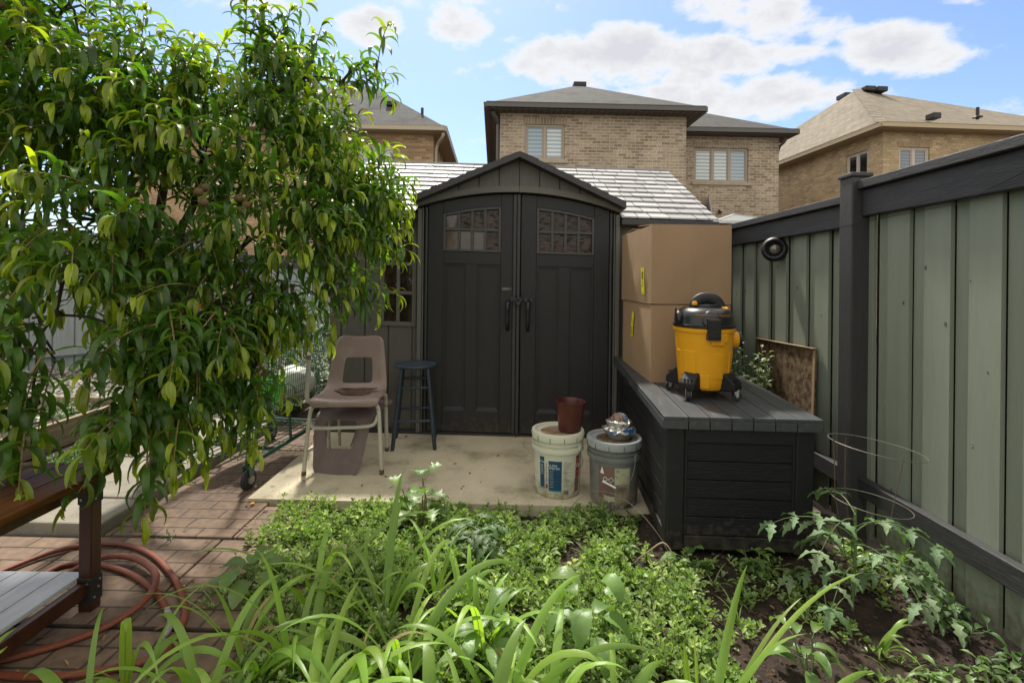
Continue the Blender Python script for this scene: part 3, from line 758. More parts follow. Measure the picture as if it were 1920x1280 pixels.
# main roof
mz = lambda y: 1.752 + .508 * (y + .10)
m = SM(); swp = Matrix(((0, 1, 0, 0), (1, 0, 0, 0), (0, 0, 1, 0), (0, 0, 0, 1)))
for xa, xb in ((-1.555, -.80), (.80, 1.55)): m.prism([(-.10, 1.72), (1.215, mz(1.215) - .02), (2.53, 1.72), (2.53, 1.690), (1.215, mz(1.215) - .05), (-.10, 1.695)], xa, xb, M=swp)
m.prism([(.30, mz(.30) - .03), (1.215, mz(1.215) - .02), (2.53, 1.72), (2.53, 1.690), (1.215, mz(1.215) - .05), (.30, mz(.30) - .06)], -.799, .799, M=swp)
m.build('roof_deck', M_sdark, ST)
for sd_ in (0, 1):
    m = SM(); nC = 11; Lc = 1.33 / nC
    ang = math.atan(.508)
    for i in range(nC):
        x = -1.56 - U(0, .1)
        while x < 1.555:
            wd = random.choice((.10, .15, .19, .21)); a = max(x + .0035, -1.56); b = min(x + wd - .0035, 1.555)
            if -.80 < a < .80 and b > .80 and i < 3 and not sd_: a = .80
            if a < -.80 and b > -.80 and i < 3 and not sd_: b = -.80
            if b > a + .004 and not (i < 3 and not sd_ and a > -.80 - 1e-6 and b < .80 + 1e-6):
                ya = -.112 + i * Lc; yb = ya + Lc + .012
                za = mz(ya) + .017 + U(0, .004); zb = mz(yb) + .001
                q = rnd()
                P = [(a, ya, za - .012), (b, ya, za - .012), (b, yb, zb - .012), (a, yb, zb - .012), (a, ya, za), (b, ya, za), (b, yb, zb), (a, yb, zb)]
                if sd_: P = [(p[0], 2.43 - p[1], p[2]) for p in P]
                fs = [(0, 3, 2, 1), (4, 5, 6, 7), (0, 1, 5, 4), (2, 3, 7, 6), (0, 4, 7, 3), (1, 2, 6, 5)]
                if sd_: fs = [f[::-1] for f in fs]
                m.add(P, fs, 0, q)
            x += wd
    m.build('shingle_roof', M_shing, ST, attr=True)
m = SM(); m.bx(-1.56, 1.555, 1.195, 1.235, mz(1.215) + .0, mz(1.215) + .016); m.build('ridge_cap', M_shing, ST)
for a, b in ((-1.56, -.80), (.80, 1.555)):
    m = SM(); m.bx(a, b, -.128, -.101, 1.694, 1.742); m.build('eave_trim', M_sdark, ST, bevel=.006)

# ================================================================== houses
M_br1 = brick_mat('buff_brick', (.50, .40, .285), (.25, .188, .125), (.55, .47, .36), bw=.235, rh=.082)
M_br1s = brick_mat('buff_soldier_brick', (.38, .30, .205), (.26, .198, .132), (.47, .40, .31), bw=.235, rh=.082, rot=True, off=0)
M_br2 = brick_mat('orange_brick', (.56, .37, .20), (.28, .18, .10), (.38, .29, .18), bw=.235, rh=.082)
M_br2s = brick_mat('orange_soldier_brick', (.38, .25, .14), (.27, .175, .095), (.38, .29, .18), bw=.235, rh=.082, rot=True, off=0)
M_br3 = brick_mat('tan_brick', (.66, .48, .275), (.40, .285, .155), (.46, .37, .24), bw=.235, rh=.082)
M_br3s = brick_mat('tan_soldier_brick', (.46, .33, .19), (.35, .25, .135), (.46, .37, .24), bw=.235, rh=.082, rot=True, off=0)
def roof_mat(name, c, c2, vs=28):
    m = mat(name, c, .9, c2=c2, nscale=5, bump=.3, bscale=120, dirt=tuple(x * .72 for x in c), dscale=1.2, dth=(.5, .72))
    nt = m.node_tree; N = nt.nodes; L = nt.links
    tc = N.new('ShaderNodeTexCoord'); sp = N.new('ShaderNodeSeparateXYZ'); L.new(tc.outputs['Object'], sp.inputs[0])
    ad = N.new('ShaderNodeMath'); ad.operation = 'ADD'; L.new(sp.outputs[0], ad.inputs[0]); L.new(sp.outputs[1], ad.inputs[1])
    sz = N.new('ShaderNodeMath'); sz.operation = 'MULTIPLY'; sz.inputs[1].default_value = 1.0; L.new(sp.outputs[2], sz.inputs[0])
    cb = N.new('ShaderNodeCombineXYZ'); L.new(ad.outputs[0], cb.inputs[0]); L.new(sz.outputs[0], cb.inputs[1])
    br = N.new('ShaderNodeTexBrick'); L.new(cb.outputs[0], br.inputs['Vector']); br.inputs['Scale'].default_value = 1
    br.inputs['Brick Width'].default_value = .33; br.inputs['Row Height'].default_value = .075; br.inputs['Mortar Size'].default_value = .009
    br.inputs['Color1'].default_value = (1.12, 1.12, 1.12, 1); br.inputs['Color2'].default_value = (.82, .82, .82, 1); br.inputs['Mortar'].default_value = (.5, .5, .5, 1)
    b = N['Principled BSDF']; src = b.inputs['Base Color'].links[0].from_socket
    x = N.new('ShaderNodeMix'); x.data_type = 'RGBA'; x.blend_type = 'MULTIPLY'; x.inputs['Factor'].default_value = 1
    L.new(src, x.inputs['A']); L.new(br.outputs['Color'], x.inputs['B']); L.new(x.outputs['Result'], b.inputs['Base Color'])
    return m
M_roofg = roof_mat('grey_asphalt_shingle', (.058, .057, .055), (.042, .042, .041))
M_roofb = roof_mat('blue_grey_asphalt_shingle', (.070, .072, .072), (.052, .054, .056))
M_rooft = roof_mat('tan_asphalt_shingle', (.255, .215, .160), (.21, .175, .128))
M_gutd = mat('dark_eavestrough', (.115, .105, .095), .5)
M_gutt = mat('tan_eavestrough', (.50, .39, .235), .5)
M_gutl = mat('beige_eavestrough', (.48, .41, .30), .5)
M_sofd = stripe_mat('dark_soffit', (.12, .105, .09), (.08, .07, .06), 6, .7, 0)
M_sofd.node_tree.nodes['Principled BSDF'].inputs['Coat Weight'].default_value = 0
M_soft = mat('tan_soffit', (.38, .30, .19), .7)
M_wfr = mat('taupe_window_frame', (.42, .35, .27), .5)
M_wfl = mat('cream_window_frame', (.62, .55, .44), .5)
M_sill = mat('stone_sill', (.46, .39, .29), .8, c2=(.38, .32, .24), nscale=8, bump=.2)
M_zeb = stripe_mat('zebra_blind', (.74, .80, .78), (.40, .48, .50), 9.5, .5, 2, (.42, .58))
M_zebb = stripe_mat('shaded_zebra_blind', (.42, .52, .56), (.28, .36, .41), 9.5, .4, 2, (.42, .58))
M_zebd = stripe_mat('blue_grey_blind', (.20, .24, .30), (.13, .16, .21), 11, .3, 2)
M_gld = mat('dark_glass', (.02, .022, .022), .06, spec=.8)

def wall(name, parent, mt, org, ax, w, z0, z1, holes=(), depth=.10, flip=False):
    "brick wall face from org along ax (unit, horizontal) with openings (x0,x1,z0,z1); reveals go inwards"
    org = Vector(org); ax = Vector(ax); inn = Vector((-ax.y, ax.x, 0)) * (-1 if flip else 1)
    m = MB(); P = lambda x, z, d=0: org + ax * x + Vector((0, 0, z)) + inn * d
    xs = sorted({0, w} | {h[0] for h in holes} | {h[1] for h in holes}); zs = sorted({z0, z1} | {h[2] for h in holes} | {h[3] for h in holes})
    for i in range(len(xs) - 1):
        for j in range(len(zs) - 1):
            cx, cz = (xs[i] + xs[i + 1]) / 2, (zs[j] + zs[j + 1]) / 2
            if any(h[0] < cx < h[1] and h[2] < cz < h[3] for h in holes): continue
            m.quad(P(xs[i], zs[j]), P(xs[i + 1], zs[j]), P(xs[i + 1], zs[j + 1]), P(xs[i], zs[j + 1]))
    for a, b, c, d in holes:
        m.quad(P(a, c), P(a, d), P(a, d, depth), P(a, c, depth)); m.quad(P(b, d), P(b, c), P(b, c, depth), P(b, d, depth))
        m.quad(P(a, d), P(b, d), P(b, d, depth), P(a, d, depth)); m.quad(P(b, c), P(a, c), P(a, c, depth), P(b, c, depth))
    # inner skin gives the wall its thickness
    m.quad(P(0, z0, .2), P(0, z1, .2), P(w, z1, .2), P(w, z0, .2))
    return m.build(name, mt, parent), P
def frame_of(P):
    o = P(0, 0); x = (P(1, 0) - o); y = (P(0, 0, 1) - o)
    return Matrix(((x.x, y.x, 0, o.x), (x.y, y.y, 0, o.y), (0, 0, 1, o.z), (0, 0, 0, 1)))
def window(parent, P, a, b, c, d, n, mfr, panes, msold, sill=True, lint=.17, lx=.04):
    Fm = frame_of(P); fw = .055; y = .045
    m = MB(Fm)
    for q in ((a, b, c, c + fw), (a, b, d - fw, d), (a, a + fw, c + fw, d - fw), (b - fw, b, c + fw, d - fw)): m.bx(q[0], q[1], y, y + .05, q[2], q[3])
    cw = (b - a - 2 * fw) / n
    for k in range(1, n):
        x = a + fw + cw * k; m.bx(x - .035, x + .035, y - .004, y + .046, c + fw, d - fw)
    for k in range(n):   # sash frames
        xa = a + fw + cw * k + (.035 if k else 0) ; xb = a + fw + cw * (k + 1) - (.035 if k < n - 1 else 0)
        for q in ((xa, xb, c + fw, c + fw + .03), (xa, xb, d - fw - .03, d - fw), (xa, xa + .03, c + fw + .03, d - fw - .03), (xb - .03, xb, c + fw + .03, d - fw - .03)): m.bx(q[0], q[1], y + .012, y + .05, q[2], q[3])
    o = m.build('window', mfr, parent, bevel=.006, segs=1)
    for k in range(n):
        xa = a + fw + cw * k + (.035 if k else 0) + .03; xb = a + fw + cw * (k + 1) - (.035 if k < n - 1 else 0) - .03
        m = MB(Fm); m.bx(xa, xb, y + .035, y + .04, c + fw + .03, d - fw - .03); m.build('pane', panes[k % len(panes)], o)
    if sill:
        m = MB(Fm); m.bx(a - .07, b + .09, -.05, .09, c - .10, c - .001); m.build('sill', M_sill, o, bevel=.008)
    if lint:
        m = MB(Fm); m.bx(a - lx, b + lx, -.004, .02, d + .001, d + lint); m.build('lintel', msold, parent)
def hip(parent, corners, apexes, faces, mt, name='roof'):
    m = MB(); m.add(corners + apexes, faces); return m.build(name, mt, parent)
def gutter(parent, pts, mt, h=.12, d=.12, name='gutter', closed=False):
    m = MB()
    for i in range(len(pts) - 1):
        a, b = Vector(pts[i]), Vector(pts[i + 1]); m.beam(a, b, d, h)
        m.beam(a + Vector((0, 0, h / 2 + .005)), b + Vector((0, 0, h / 2 + .005)), d + .025, .012)
    return m.build(name, mt, parent)
Z0, ZE = -.3, 5.70
# --- centre house (grey roof, two sections)
H = thing('brick_house', 'buff brick two storey house with dark grey hip roof directly behind the shed', 'house', (-.355, 13.5, 0), R(2))
hl = [(.66, 1.73, 4.47, 5.41)]
o, P = wall('front_wall', H, M_br1, (0, 0, 0), (1, 0, 0), 5.02, Z0, ZE, hl)
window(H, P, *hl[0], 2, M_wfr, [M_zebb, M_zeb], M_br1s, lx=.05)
hr = [(.92, 2.60, 4.30, 5.34)]
o, P2 = wall('setback_wall', H, M_br1, (5.02, 1.75, 0), (1, 0, 0), 3.55, Z0, ZE, hr)
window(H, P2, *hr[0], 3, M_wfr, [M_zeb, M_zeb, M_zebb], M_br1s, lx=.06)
wall('side_wall', H, M_br1, (0, 9, 0), (0, -1, 0), 9, Z0, ZE)
wall('side_wall', H, M_br1, (5.02, 0, 0), (0, 1, 0), 1.75, Z0, ZE)
wall('side_wall', H, M_br1, (8.57, 1.75, 0), (0, 1, 0), 7.25, Z0, ZE)
wall('rear_wall', H, M_br1, (8.57, 9, 0), (-1, 0, 0), 8.57, Z0, ZE)
e = .37; ze = 5.83
A = (-e, -e, ze); B = (5.02 + e, -e, ze); w2 = (5.02 + 2 * e) / 2
hip(H, [A, B, (5.02 + e, 9 + e, ze), (-e, 9 + e, ze)], [(-e + w2, -e + w2, ze + w2 * .56), (-e + w2, 9 + e - w2, ze + w2 * .56)], [(0, 1, 4), (1, 2, 5, 4), (2, 3, 5), (3, 0, 4, 5)], M_roofg)
x1 = 8.57 + e; y0 = 1.75 - e; w3 = 3.1
hip(H, [(2.6, y0, ze - .002), (x1, y0, ze - .002), (x1, 9 + e - .01, ze - .002), (2.6, 9 + e - .01, ze - .002)], [(x1 - w3, y0 + w3, ze + w3 * .56), (2.7, y0 + w3, ze + w3 * .56)], [(0, 1, 4, 5), (1, 2, 4), (2, 3, 5, 4)], M_roofg)
m = MB(); m.bx(-e, 5.02 + e, -e, -.001, ZE - .012, ZE + .0); m.bx(-e, -.001, .0, 9, ZE - .012, ZE); m.bx(5.021, 5.02 + e, .0, 1.4, ZE - .012, ZE); m.bx(5.021, x1, y0 + .001, 1.748, ZE - .013, ZE - .001); m.bx(8.571, x1, 1.75, 9, ZE - .013, ZE - .001)
m.build('soffit', M_sofd, H)
gutter(H, [(-e, 9, ze - .055), (-e, -e, ze - .055), (5.02 + e, -e, ze - .055), (5.02 + e, 1.4, ze - .055)], M_gutd)
gutter(H, [(5.02 + e, y0, ze - .057), (x1, y0, ze - .057), (x1, 9, ze - .057)], M_gutd)
m = MB(); m.tube(spline([(8.66, 1.5, 5.62), (8.63, 1.62, 5.50), (8.60, 1.78, 5.42), (8.62, 1.95, 5.2)], 4) , .045, 8); m.tube([(8.62, 1.95, 5.2), (8.62, 1.95, 0)], .045, 8); m.build('downspout', M_gutd, H, smooth=40)
m = MB(); m.tube([(-.22, -.2, 5.66), (-.10, -.06, 5.5), (-.06, .10, 5.4), (-.06, .10, 0)], .05, 8); m.build('downspout', M_gutd, H, smooth=40)
ax_, ay_, az_ = -e + w2, -e + w2, ze + w2 * .56
m = MB(); m.bx(ax_ - .18, ax_ + .22, ay_ - .1, ay_ + .5, az_ - .06, az_ + .09); m.build('roof_vent', M_blackm, H, bevel=.02)
m = MB(); m.bx(ax_ + .75, ax_ + 1.1, ay_ + 2.0, ay_ + 2.3, az_ - .35, az_ - .1); m.build('roof_vent', M_blackm, H, bevel=.02)
# dish and lamp on its wall
t = thing('satellite_dish', 'grey satellite dish fixed to the buff brick wall below the wide window', 'satellite dish', H.matrix_basis @ Vector((6.27, 1.50, 3.58)), R(2))
m = MB(RZ(R(62)) @ RX(R(82))); m.lathe([(0, .0), (.12, .012), (.24, .045), (.30, .07), (.31, .07), (.24, .035), (.12, .0), (0, -.012)], 28); m.build('dish_bowl', mat('dish_grey', (.42, .44, .45), .5), t, smooth=50)
m = MB(); m.tube([(0.03, 0, 0), (.10, .08, -.05), (.10, .2, -.12)], .02, 8); m.tube([(-.05, -.02, -.25), (-.30, -.08, -.12)], .01, 6); m.build('mount_arm', M_steel, t)
t = thing('wall_lamp', 'small black lamp on the buff brick wall right of the satellite dish', 'lamp', H.matrix_basis @ Vector((6.72, 1.66, 3.33)), R(2))
m = MB(); m.lathe([(.05, 0), (.06, .02), (.05, .06), (.02, .08)], 12); m.bx(-.02, .02, .04, .1, .03, .12); m.build('lamp_body', M_black, t)
# --- left house
H2 = thing('brick_house', 'orange brick house with blue grey roof and beige eaves partly behind the peach tree', 'house', (-2.46, 15.6, 0), R(2))
hl = [(6.72, 7.76, 4.25, 5.36)]   # along wall from left
o, P = wall('front_wall', H2, M_br2, (-9, 0, 0), (1, 0, 0), 9, Z0, ZE, hl)
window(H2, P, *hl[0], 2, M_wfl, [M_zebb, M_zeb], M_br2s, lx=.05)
wall('side_wall', H2, M_br2, (0, 0, 0), (0, 1, 0), 9, Z0, ZE)
wall('side_wall', H2, M_br2, (-9, 9, 0), (0, -1, 0), 9, Z0, ZE)
wall('rear_wall', H2, M_br2, (0, 9, 0), (-1, 0, 0), 9, Z0, ZE)
w2 = 2.9; rz = 2.25
hip(H2, [(-9 - e, -e, ze), (e, -e, ze), (e, 9 + e, ze), (-9 - e, 9 + e, ze)], [(e - w2, -e + w2, ze + rz), (e - w2 - .3, 9 + e - w2, ze + rz), (-9 - e + w2, -e + w2, ze + rz)], [(0, 1, 4, 6), (1, 2, 5, 4), (2, 3, 6, 5), (3, 0, 6), (4, 5, 6)], M_roofb)
m = MB(); m.bx(-9 - e, e, -e, -.001, ZE - .012, ZE); m.bx(.001, e, 0, 9, ZE - .012, ZE); m.build('soffit', M_soft, H2)
gutter(H2, [(-9 - e, -e, ze - .055), (e, -e, ze - .055), (e, 9 + e, ze - .055)], M_gutl, h=.14)
m = MB(); m.tube(spline([(.33, -.3, 5.66), (.30, -.25, 5.55), (.12, .08, 5.42), (.06, .12, 5.2)], 5), .05, 8); m.tube([(.06, .12, 5.2), (.06, .12, 0)], .05, 8); m.build('downspout', M_gutl, H2, smooth=50)
for x, y in ((-1.5, 1.0), (-3.1, 2.6)):
    m = MB(); z = ze + min((y + e) / w2 * rz, rz) - .02; m.bx(x - .15, x + .15, y - .15, y + .2, z - .02, z + .13); m.build('roof_vent', M_blackm, H2, bevel=.02)
m = MB(); z = ze + .50; m.tube([(-.42, .45, z), (-.42, .45, z + .32)], .045, 10); m.build('roof_pipe', M_blackm, H2)
# --- right house
H3 = thing('brick_house', 'tan brick house with pale tan shingle roof above the right fence', 'house', (10.80, 14.8, 0), R(4))
hf = [(.50, 1.45, 4.2, 5.26)]
o, P = wall('front_wall', H3, M_br3, (0, 0, 0), (1, 0, 0), 16, Z0, ZE, hf)
window(H3, P, *hf[0], 2, M_wfl, [M_zebd, M_zebd], M_br3s, lx=.08)
hs_ = [(11.7, 12.6, 4.2, 5.32)]
o, P = wall('side_wall', H3, M_br3, (0, 13.2, 0), (0, -1, 0), 13.2, Z0, ZE, hs_)
window(H3, P, *hs_[0], 2, M_wfl, [M_gld, M_gld], M_br3s, lx=.08, sill=False)
wall('side_wall', H3, M_br3, (16, 0, 0), (0, 1, 0), 13.2, Z0, ZE)
wall('rear_wall', H3, M_br3, (16, 13.2, 0), (-1, 0, 0), 16, Z0, ZE)
iv = H3.matrix_basis.inverted()
Ap = iv @ at(1606, 168, 18.6); Bp = iv @ at(2100, 214, 18.0)
hip(H3, [(-e, -e, ze), (16 + e, -e, ze), (16 + e, 13.2 + e, ze), (-e, 13.2 + e, ze)], [tuple(Ap), (15, 5.5, 7.8)], [(0, 1, 5, 4), (1, 2, 5), (2, 3, 4, 5), (3, 0, 4)], M_rooft)
m = MB(); m.bx(-e, 16, -e, -.001, ZE - .012, ZE); m.bx(-e, -.001, 0, 13.2, ZE - .012, ZE); m.build('soffit', M_soft, H3)
gutter(H3, [(-e, 13.2 + e, ze - .055), (-e, -e, ze - .055), (16, -e, ze - .055)], M_gutt, h=.13)
m = MB(); a = Vector((-e, -e, ze)); 
for k in range(24):
    p = a.lerp(Ap, k / 24); q = a.lerp(Ap, (k + 1) / 24 + .01); m.beam(p + Vector((0, 0, .022)), q + Vector((0, 0, .010)), .26, .015)
m.build('hip_cap', M_rooft, H3)
def on_roof(px, py, d):
    return iv @ at(px, py, d)
for px, py, d in ((1585, 180, 19.6), (1624, 168, 18.6), (1646, 169, 18.6)):
    p = on_roof(px, py, d); m = MB(); m.bx(p.x - .2, p.x + .2, p.y - .25, p.y + .25, p.z - .12, p.z + .06); m.build('roof_vent', M_blackm, H3, bevel=.03)
p = on_roof(1750, 215, 15.6); m = MB(); m.bx(p.x - .13, p.x + .13, p.y - .15, p.y + .15, p.z - .15, p.z + .03); m.build('roof_vent', M_blackm, H3, bevel=.02)
p = on_roof(1833, 218, 15.6); m = MB(); m.tube([(p.x, p.y, p.z - .1), (p.x, p.y, p.z + .27)], .045, 10); m.lathe([(.14, -.02), (.12, .01), (.05, .03)], 12, M=T(p.x, p.y, p.z - .02)); m.build('roof_pipe', M_blackm, H3)
# gazebo roof corner beyond the fence
t = thing('gazebo_roof', 'small pale framed glass gazebo roof peeking over the fence in front of the brick wall', 'gazebo', (4.1, 9.6, 0))
m = MB(); ap = (.35, .6, 2.60); cs = [(-.3, 0, 2.38), (1.2, 0, 2.38), (1.2, 1.3, 2.38), (-.3, 1.3, 2.38)]
for i in range(4): m.beam(cs[i], cs[(i + 1) % 4], .05, .05); m.beam(cs[i], ap, .035, .035)
for i in range(4): m.tube([cs[i], (cs[i][0], cs[i][1], 0)], .03, 6)
m.build('frame', mat('pale_frame', (.55, .55, .52), .5), t)
m = MB(); m.add([(c[0], c[1], c[2] + .004) for c in cs] + [ap], [(0, 1, 4), (1, 2, 4), (2, 3, 4), (3, 0, 4)]); m.build('roof_pane', mat('smoky_pane', (.25, .27, .26), .2), t)

# ================================================================== deck box
Fb = T(.725, 2.385, -.030) @ RZ(R(-3.2)) @ RX(R(1.35))
BX = thing('deck_box', 'large charcoal resin deck box with plank lid beside the shed doors', 'deck box', (.725, 2.385, -.030), rot=Fb.to_euler())
BW, BL, BH = .700, 1.60, .645
m = MB(); m.bx(.03, BW - .03, .03, BL - .03, .01, BH - .07); m.build('inner_tub', M_binf, BX)
def legs(m): pass
for x in (0.012, BW - .012 - .085):
    for y in (.012, BL - .012 - .085):
        m = MB(); m.bx(x, x + .085, y, y + .085, 0, BH - .062); m.build('corner_post', M_bin, BX, bevel=.008)
def plank_panel(org, ax, w, z0, z1, n, name='side_panel'):
    org = Vector(org); ax = Vector(ax); Fm = Matrix(((ax.x, -ax.y, 0, org.x), (ax.y, ax.x, 0, org.y), (0, 0, 1, org.z), (0, 0, 0, 1)))
    m = MB(Fm); h = (z1 - z0) / n
    for k in range(n): m.bx(0.002, w - .002, .012, .024, z0 + h * k + .002, z0 + h * (k + 1) - .002)
    m.bx(0, w, .0241, .029, z0, z1)
    m.build(name, M_binf, BX, bevel=.003)
    m = MB(Fm); m.bx(0, w, .004, .028, .012, z0 - .001); m.bx(0, w, .004, .028, z1 + .001, BH - .062)
    m.bx(0, .012, .006, .028, z0, z1); m.bx(w - .012, w, .006, .028, z0, z1)
    m.build('panel_frame', M_bin, BX, bevel=.003)
plank_panel((.0972, .008, 0), (1, 0, 0), BW - .1944, .075, .515, 5)
plank_panel((.008, BL - .0972, 0), (0, -1, 0), BL - .1944, .075, .515, 5)
plank_panel((BW - .008, .0972, 0), (0, 1, 0), BL - .1944, .075, .515, 5)
m = MB(); n = 7; wds = [.115] + [.0975] * 5 + [.115]; x = -.012; gap = .0045
tot = sum(wds); sc_ = (BW + .024) / tot
for k, wd in enumerate(wds):
    wd *= sc_; m.bx(x + gap / 2, x + wd - gap / 2, -.014, BL + .01, BH - .016, BH)
    m.bx(x + gap / 2, x + wd - gap / 2, -.014, -.002, BH - .0585, BH - .0165)
    x += wd
m.bx(-.008, BW + .008, -.0015, BL + .006, BH - .055, BH - .0165)
m.bx(-.0125, -.0085, -.012, BL + .006, BH - .058, BH - .017); m.bx(BW + .0085, BW + .0125, -.012, BL + .006, BH - .058, BH - .017)
m.build('lid', M_lid, BX, bevel=.003)
m = MB(); m.bx(-.022, -.0126, .93, 1.03, BH - .075, BH - .045); m.tube([(-.018, .95, BH - .08), (-.018, 1.01, BH - .08)], .006, 6); m.build('hasp', M_black, BX)
def lidz(x, y):   # world z of the lid top under world point
    q = Fb.inverted() @ Vector((x, y, 0)); return (Fb @ Vector((q.x, q.y, BH))).z

# ================================================================== cardboard boxes
def carton(name, lab, org, rz, w, d, h, label_at, dent, open_top, grp):
    t = thing(name, lab, 'cardboard box', org, rz, grp)
    def bulge(q):
        a = math.sin(PI * min(1, max(0, q.x / w))) * math.sin(PI * min(1, max(0, q.z / h)))
        b = math.sin(PI * min(1, max(0, q.y / d))) * math.sin(PI * min(1, max(0, q.z / h)))
        nx = .010 * noise.noise(Vector((q.y * 5, q.z * 5, dent)))
        x = q.x - (.010 * b + nx * 1.2 * b if q.x < w * .5 else -.010 * b)
        y = q.y - (.008 * a + .008 * noise.noise(Vector((q.x * 6, q.z * 5, dent + 3))) * a if q.y < d * .5 else -.008 * a)
        z = q.z + .004 * noise.noise(Vector((q.x * 3, q.y * 4, dent)))
        return (x, y, z)
    m = MB(warp=bulge); n = 12
    def face(O, A, B):
        vs = [Vector(O) + Vector(A) * i / n + Vector(B) * j / n for j in range(n + 1) for i in range(n + 1)]
        m.add(vs, [(j * (n + 1) + i, j * (n + 1) + i + 1, (j + 1) * (n + 1) + i + 1, (j + 1) * (n + 1) + i) for j in range(n) for i in range(n)])
    face((0, 0, 0), (w, 0, 0), (0, 0, h)); face((0, d, 0), (0, -d, 0), (0, 0, h)); face((w, 0, 0), (0, d, 0), (0, 0, h)); face((w, d, 0), (-w, 0, 0), (0, 0, h))
    face((0, d, 0), (w, 0, 0), (0, -d, 0))
    if not open_top:
        face((0, 0, h), (w, 0, 0), (0, d / 2 - .002, 0)); face((0, d / 2 + .002, h), (w, 0, 0), (0, d / 2 - .002, 0))
    b = m.build('carton_body', M_card, t, smooth=50, bevel=.0025, segs=1)
    if open_top:
        m = MB(); th = .005
        m.prism([(0, 0), (w, 0), (w, th), (0, th)], 0, .30, M=T(0, 0, h - .001) @ RX(R(4))); m.build('flap', M_card, t)
        m = MB(); m.prism([(0, 0), (w, 0), (w, th), (0, th)], -.30, 0, M=T(0, d, h - .012) @ RX(R(-5))); m.build('flap', M_card, t)
        m = MB(); m.bx(0, .17, 0, d * .45, 0, th, M=T(0.004, d * .52, h - .03) @ RY(R(-20))); m.build('flap', M_card, t)
        m = MB(); m.bx(.01, w - .01, .01, d - .01, h - .04, h - .035); m.build('inner_floor', M_cardin, t)
    ly, lz, lh, lw = label_at
    m = MB(); X = -.0105
    bl = lambda y, z: -.0035 - .0125 * math.sin(PI * y / d) * math.sin(PI * z / h) * 1.3 - .0012
    k = 6; vs = []
    for j in range(k + 1):
        z = lz + lh * j / k
        for y in (ly, ly + lw): vs.append((bl(y, z), y, z))
    m.add(vs, [(2 * j, 2 * j + 2, 2 * j + 3, 2 * j + 1) for j in range(k)]); lb = m.build('shipping_label', M_yel, b)
    m = MB()
    def patch(y0, y1, z0, z1): m.quad(*[(bl(y, z) - .0012, y, z) for y, z in ((y1, z0), (y0, z0), (y0, z1), (y1, z1))])
    random.seed(5 + int(dent * 10)); z = lz + lh * (.56 if open_top else .12)
    for k in range(12): patch(ly + lw * .2, ly + lw * .8, z, z + lh * .011 * random.choice((1, 1.6))); z += lh * .025
    m.build('barcode', M_ink, lb); m = MB()
    for a, c, e_, g in ((.25, .55, .90, .925), (.3, .7, .94, .955), (.25, .75, .46, .475), (.3, .5, .43, .445), (.5, .75, .38, .40), (.2, .4, .33, .36), (.55, .8, .28, .33), (.2, .75, .06, .08)):
        if not open_top: e_, g = 1 - g, 1 - e_
        patch(ly + lw * a, ly + lw * c, lz + lh * e_, lz + lh * g)
    m.build('label_print', M_ink, lb)
    return t
bx0, by0 = .842, 3.055
z1_ = lidz(bx0, by0) + .001
CG = 'cardboard boxes stacked on the deck box'
carton('cardboard_box', 'lower plain brown cardboard box standing on the deck box lid', (bx0, by0, z1_), R(.6), .480, .74, .468, (.36, .235, .165, .058), .3, False, CG)
carton('cardboard_box', 'upper brown cardboard box with loose top flaps stacked above the other', (bx0 - .004, by0 - .006, z1_ + .474), R(1.2), .486, .745, .476, (.115, .055, .165, .058), 1.7, True, CG)

# ================================================================== wet and dry vacuum
vx, vy = 1.052, 2.775
V = thing('shop_vacuum', 'yellow and black wet dry vacuum on casters standing on the deck box', 'vacuum cleaner', (vx, vy, lidz(vx, vy) + .001), R(-4), rot=(R(1.1), 0, R(-4)))
V.scale = (.93, .93, 1.0)
def tubr(z): return .138 + (.166 - .138) * ((z - .055) / .31)
m = MB(); m.lathe([(.105, .046), (.128, .048), (.137, .058)] + [(tubr(.058 + k * .04), .058 + k * .04) for k in range(1, 8)] + [(tubr(.35), .350), (.1715, .352), (.1735, .358), (.1735, .372), (.169, .374), (.160, .374)], 48)
tub = m.build('tank', M_vyel, V, smooth=35)
m = MB()
def shell(m, a0, a1, z0, z1, off, th, n=8):
    vs = []
    for i in range(n + 1):
        an = R(a0 + (a1 - a0) * i / n)
        for z in (z0, z1):
            for r_ in (tubr(z) + off, tubr(z) + off + th): vs.append((r_ * math.cos(an), r_ * math.sin(an), z))
    fs = []
    for i in range(n):
        o = 4 * i
        fs += [(o + 1, o + 5, o + 7, o + 3), (o + 2, o + 3, o + 7, o + 6), (o, o + 4, o + 5, o + 1)]
    fs += [(0, 1, 3, 2), (4 * n, 4 * n + 2, 4 * n + 3, 4 * n + 1)]
    m.add(vs, fs)
for a0, a1, z0, z1 in ((-150, -122, .11, .255), (-86, -62, .11, .245), (-44, -24, .12, .25), (-118, -93, .06, .13), (-58, -40, .06, .13), (-175, -160, .12, .25)): shell(m, a0, a1, z0, z1, -.004, .0075)
m.build('tank_rib', M_vyel, tub, bevel=.002)
m = MB(); shell(m, -100, -60, .305, .350, .002, .012); shell(m, -93, -67, .290, .310, .001, .012); m.build('latch_housing', M_vyel, tub, bevel=.004)
m = MB(); m.lathe([(.168, .3745), (.176, .378), (.176, .390), (.168, .392), (.164, .400), (.161, .425), (.152, .448), (.136, .466), (.110, .478), (.06, .485), (0, .487)], 48)
hd = m.build('motor_head', M_black, V, smooth=35)
m = MB(); m.bx(-.035, .035, -.194, -.150, .318, .428); m.bx(-.03, .03, -.1965, -.1945, .33, .365)
la = m.build('latch', M_black, V, bevel=.006)
m = MB()
for k in range(5): m.bx(-.031, .031, -.1985, -.1942, .378 + k * .010, .3835 + k * .010)
m.build('latch_grip', M_blackm, la, bevel=.0015)
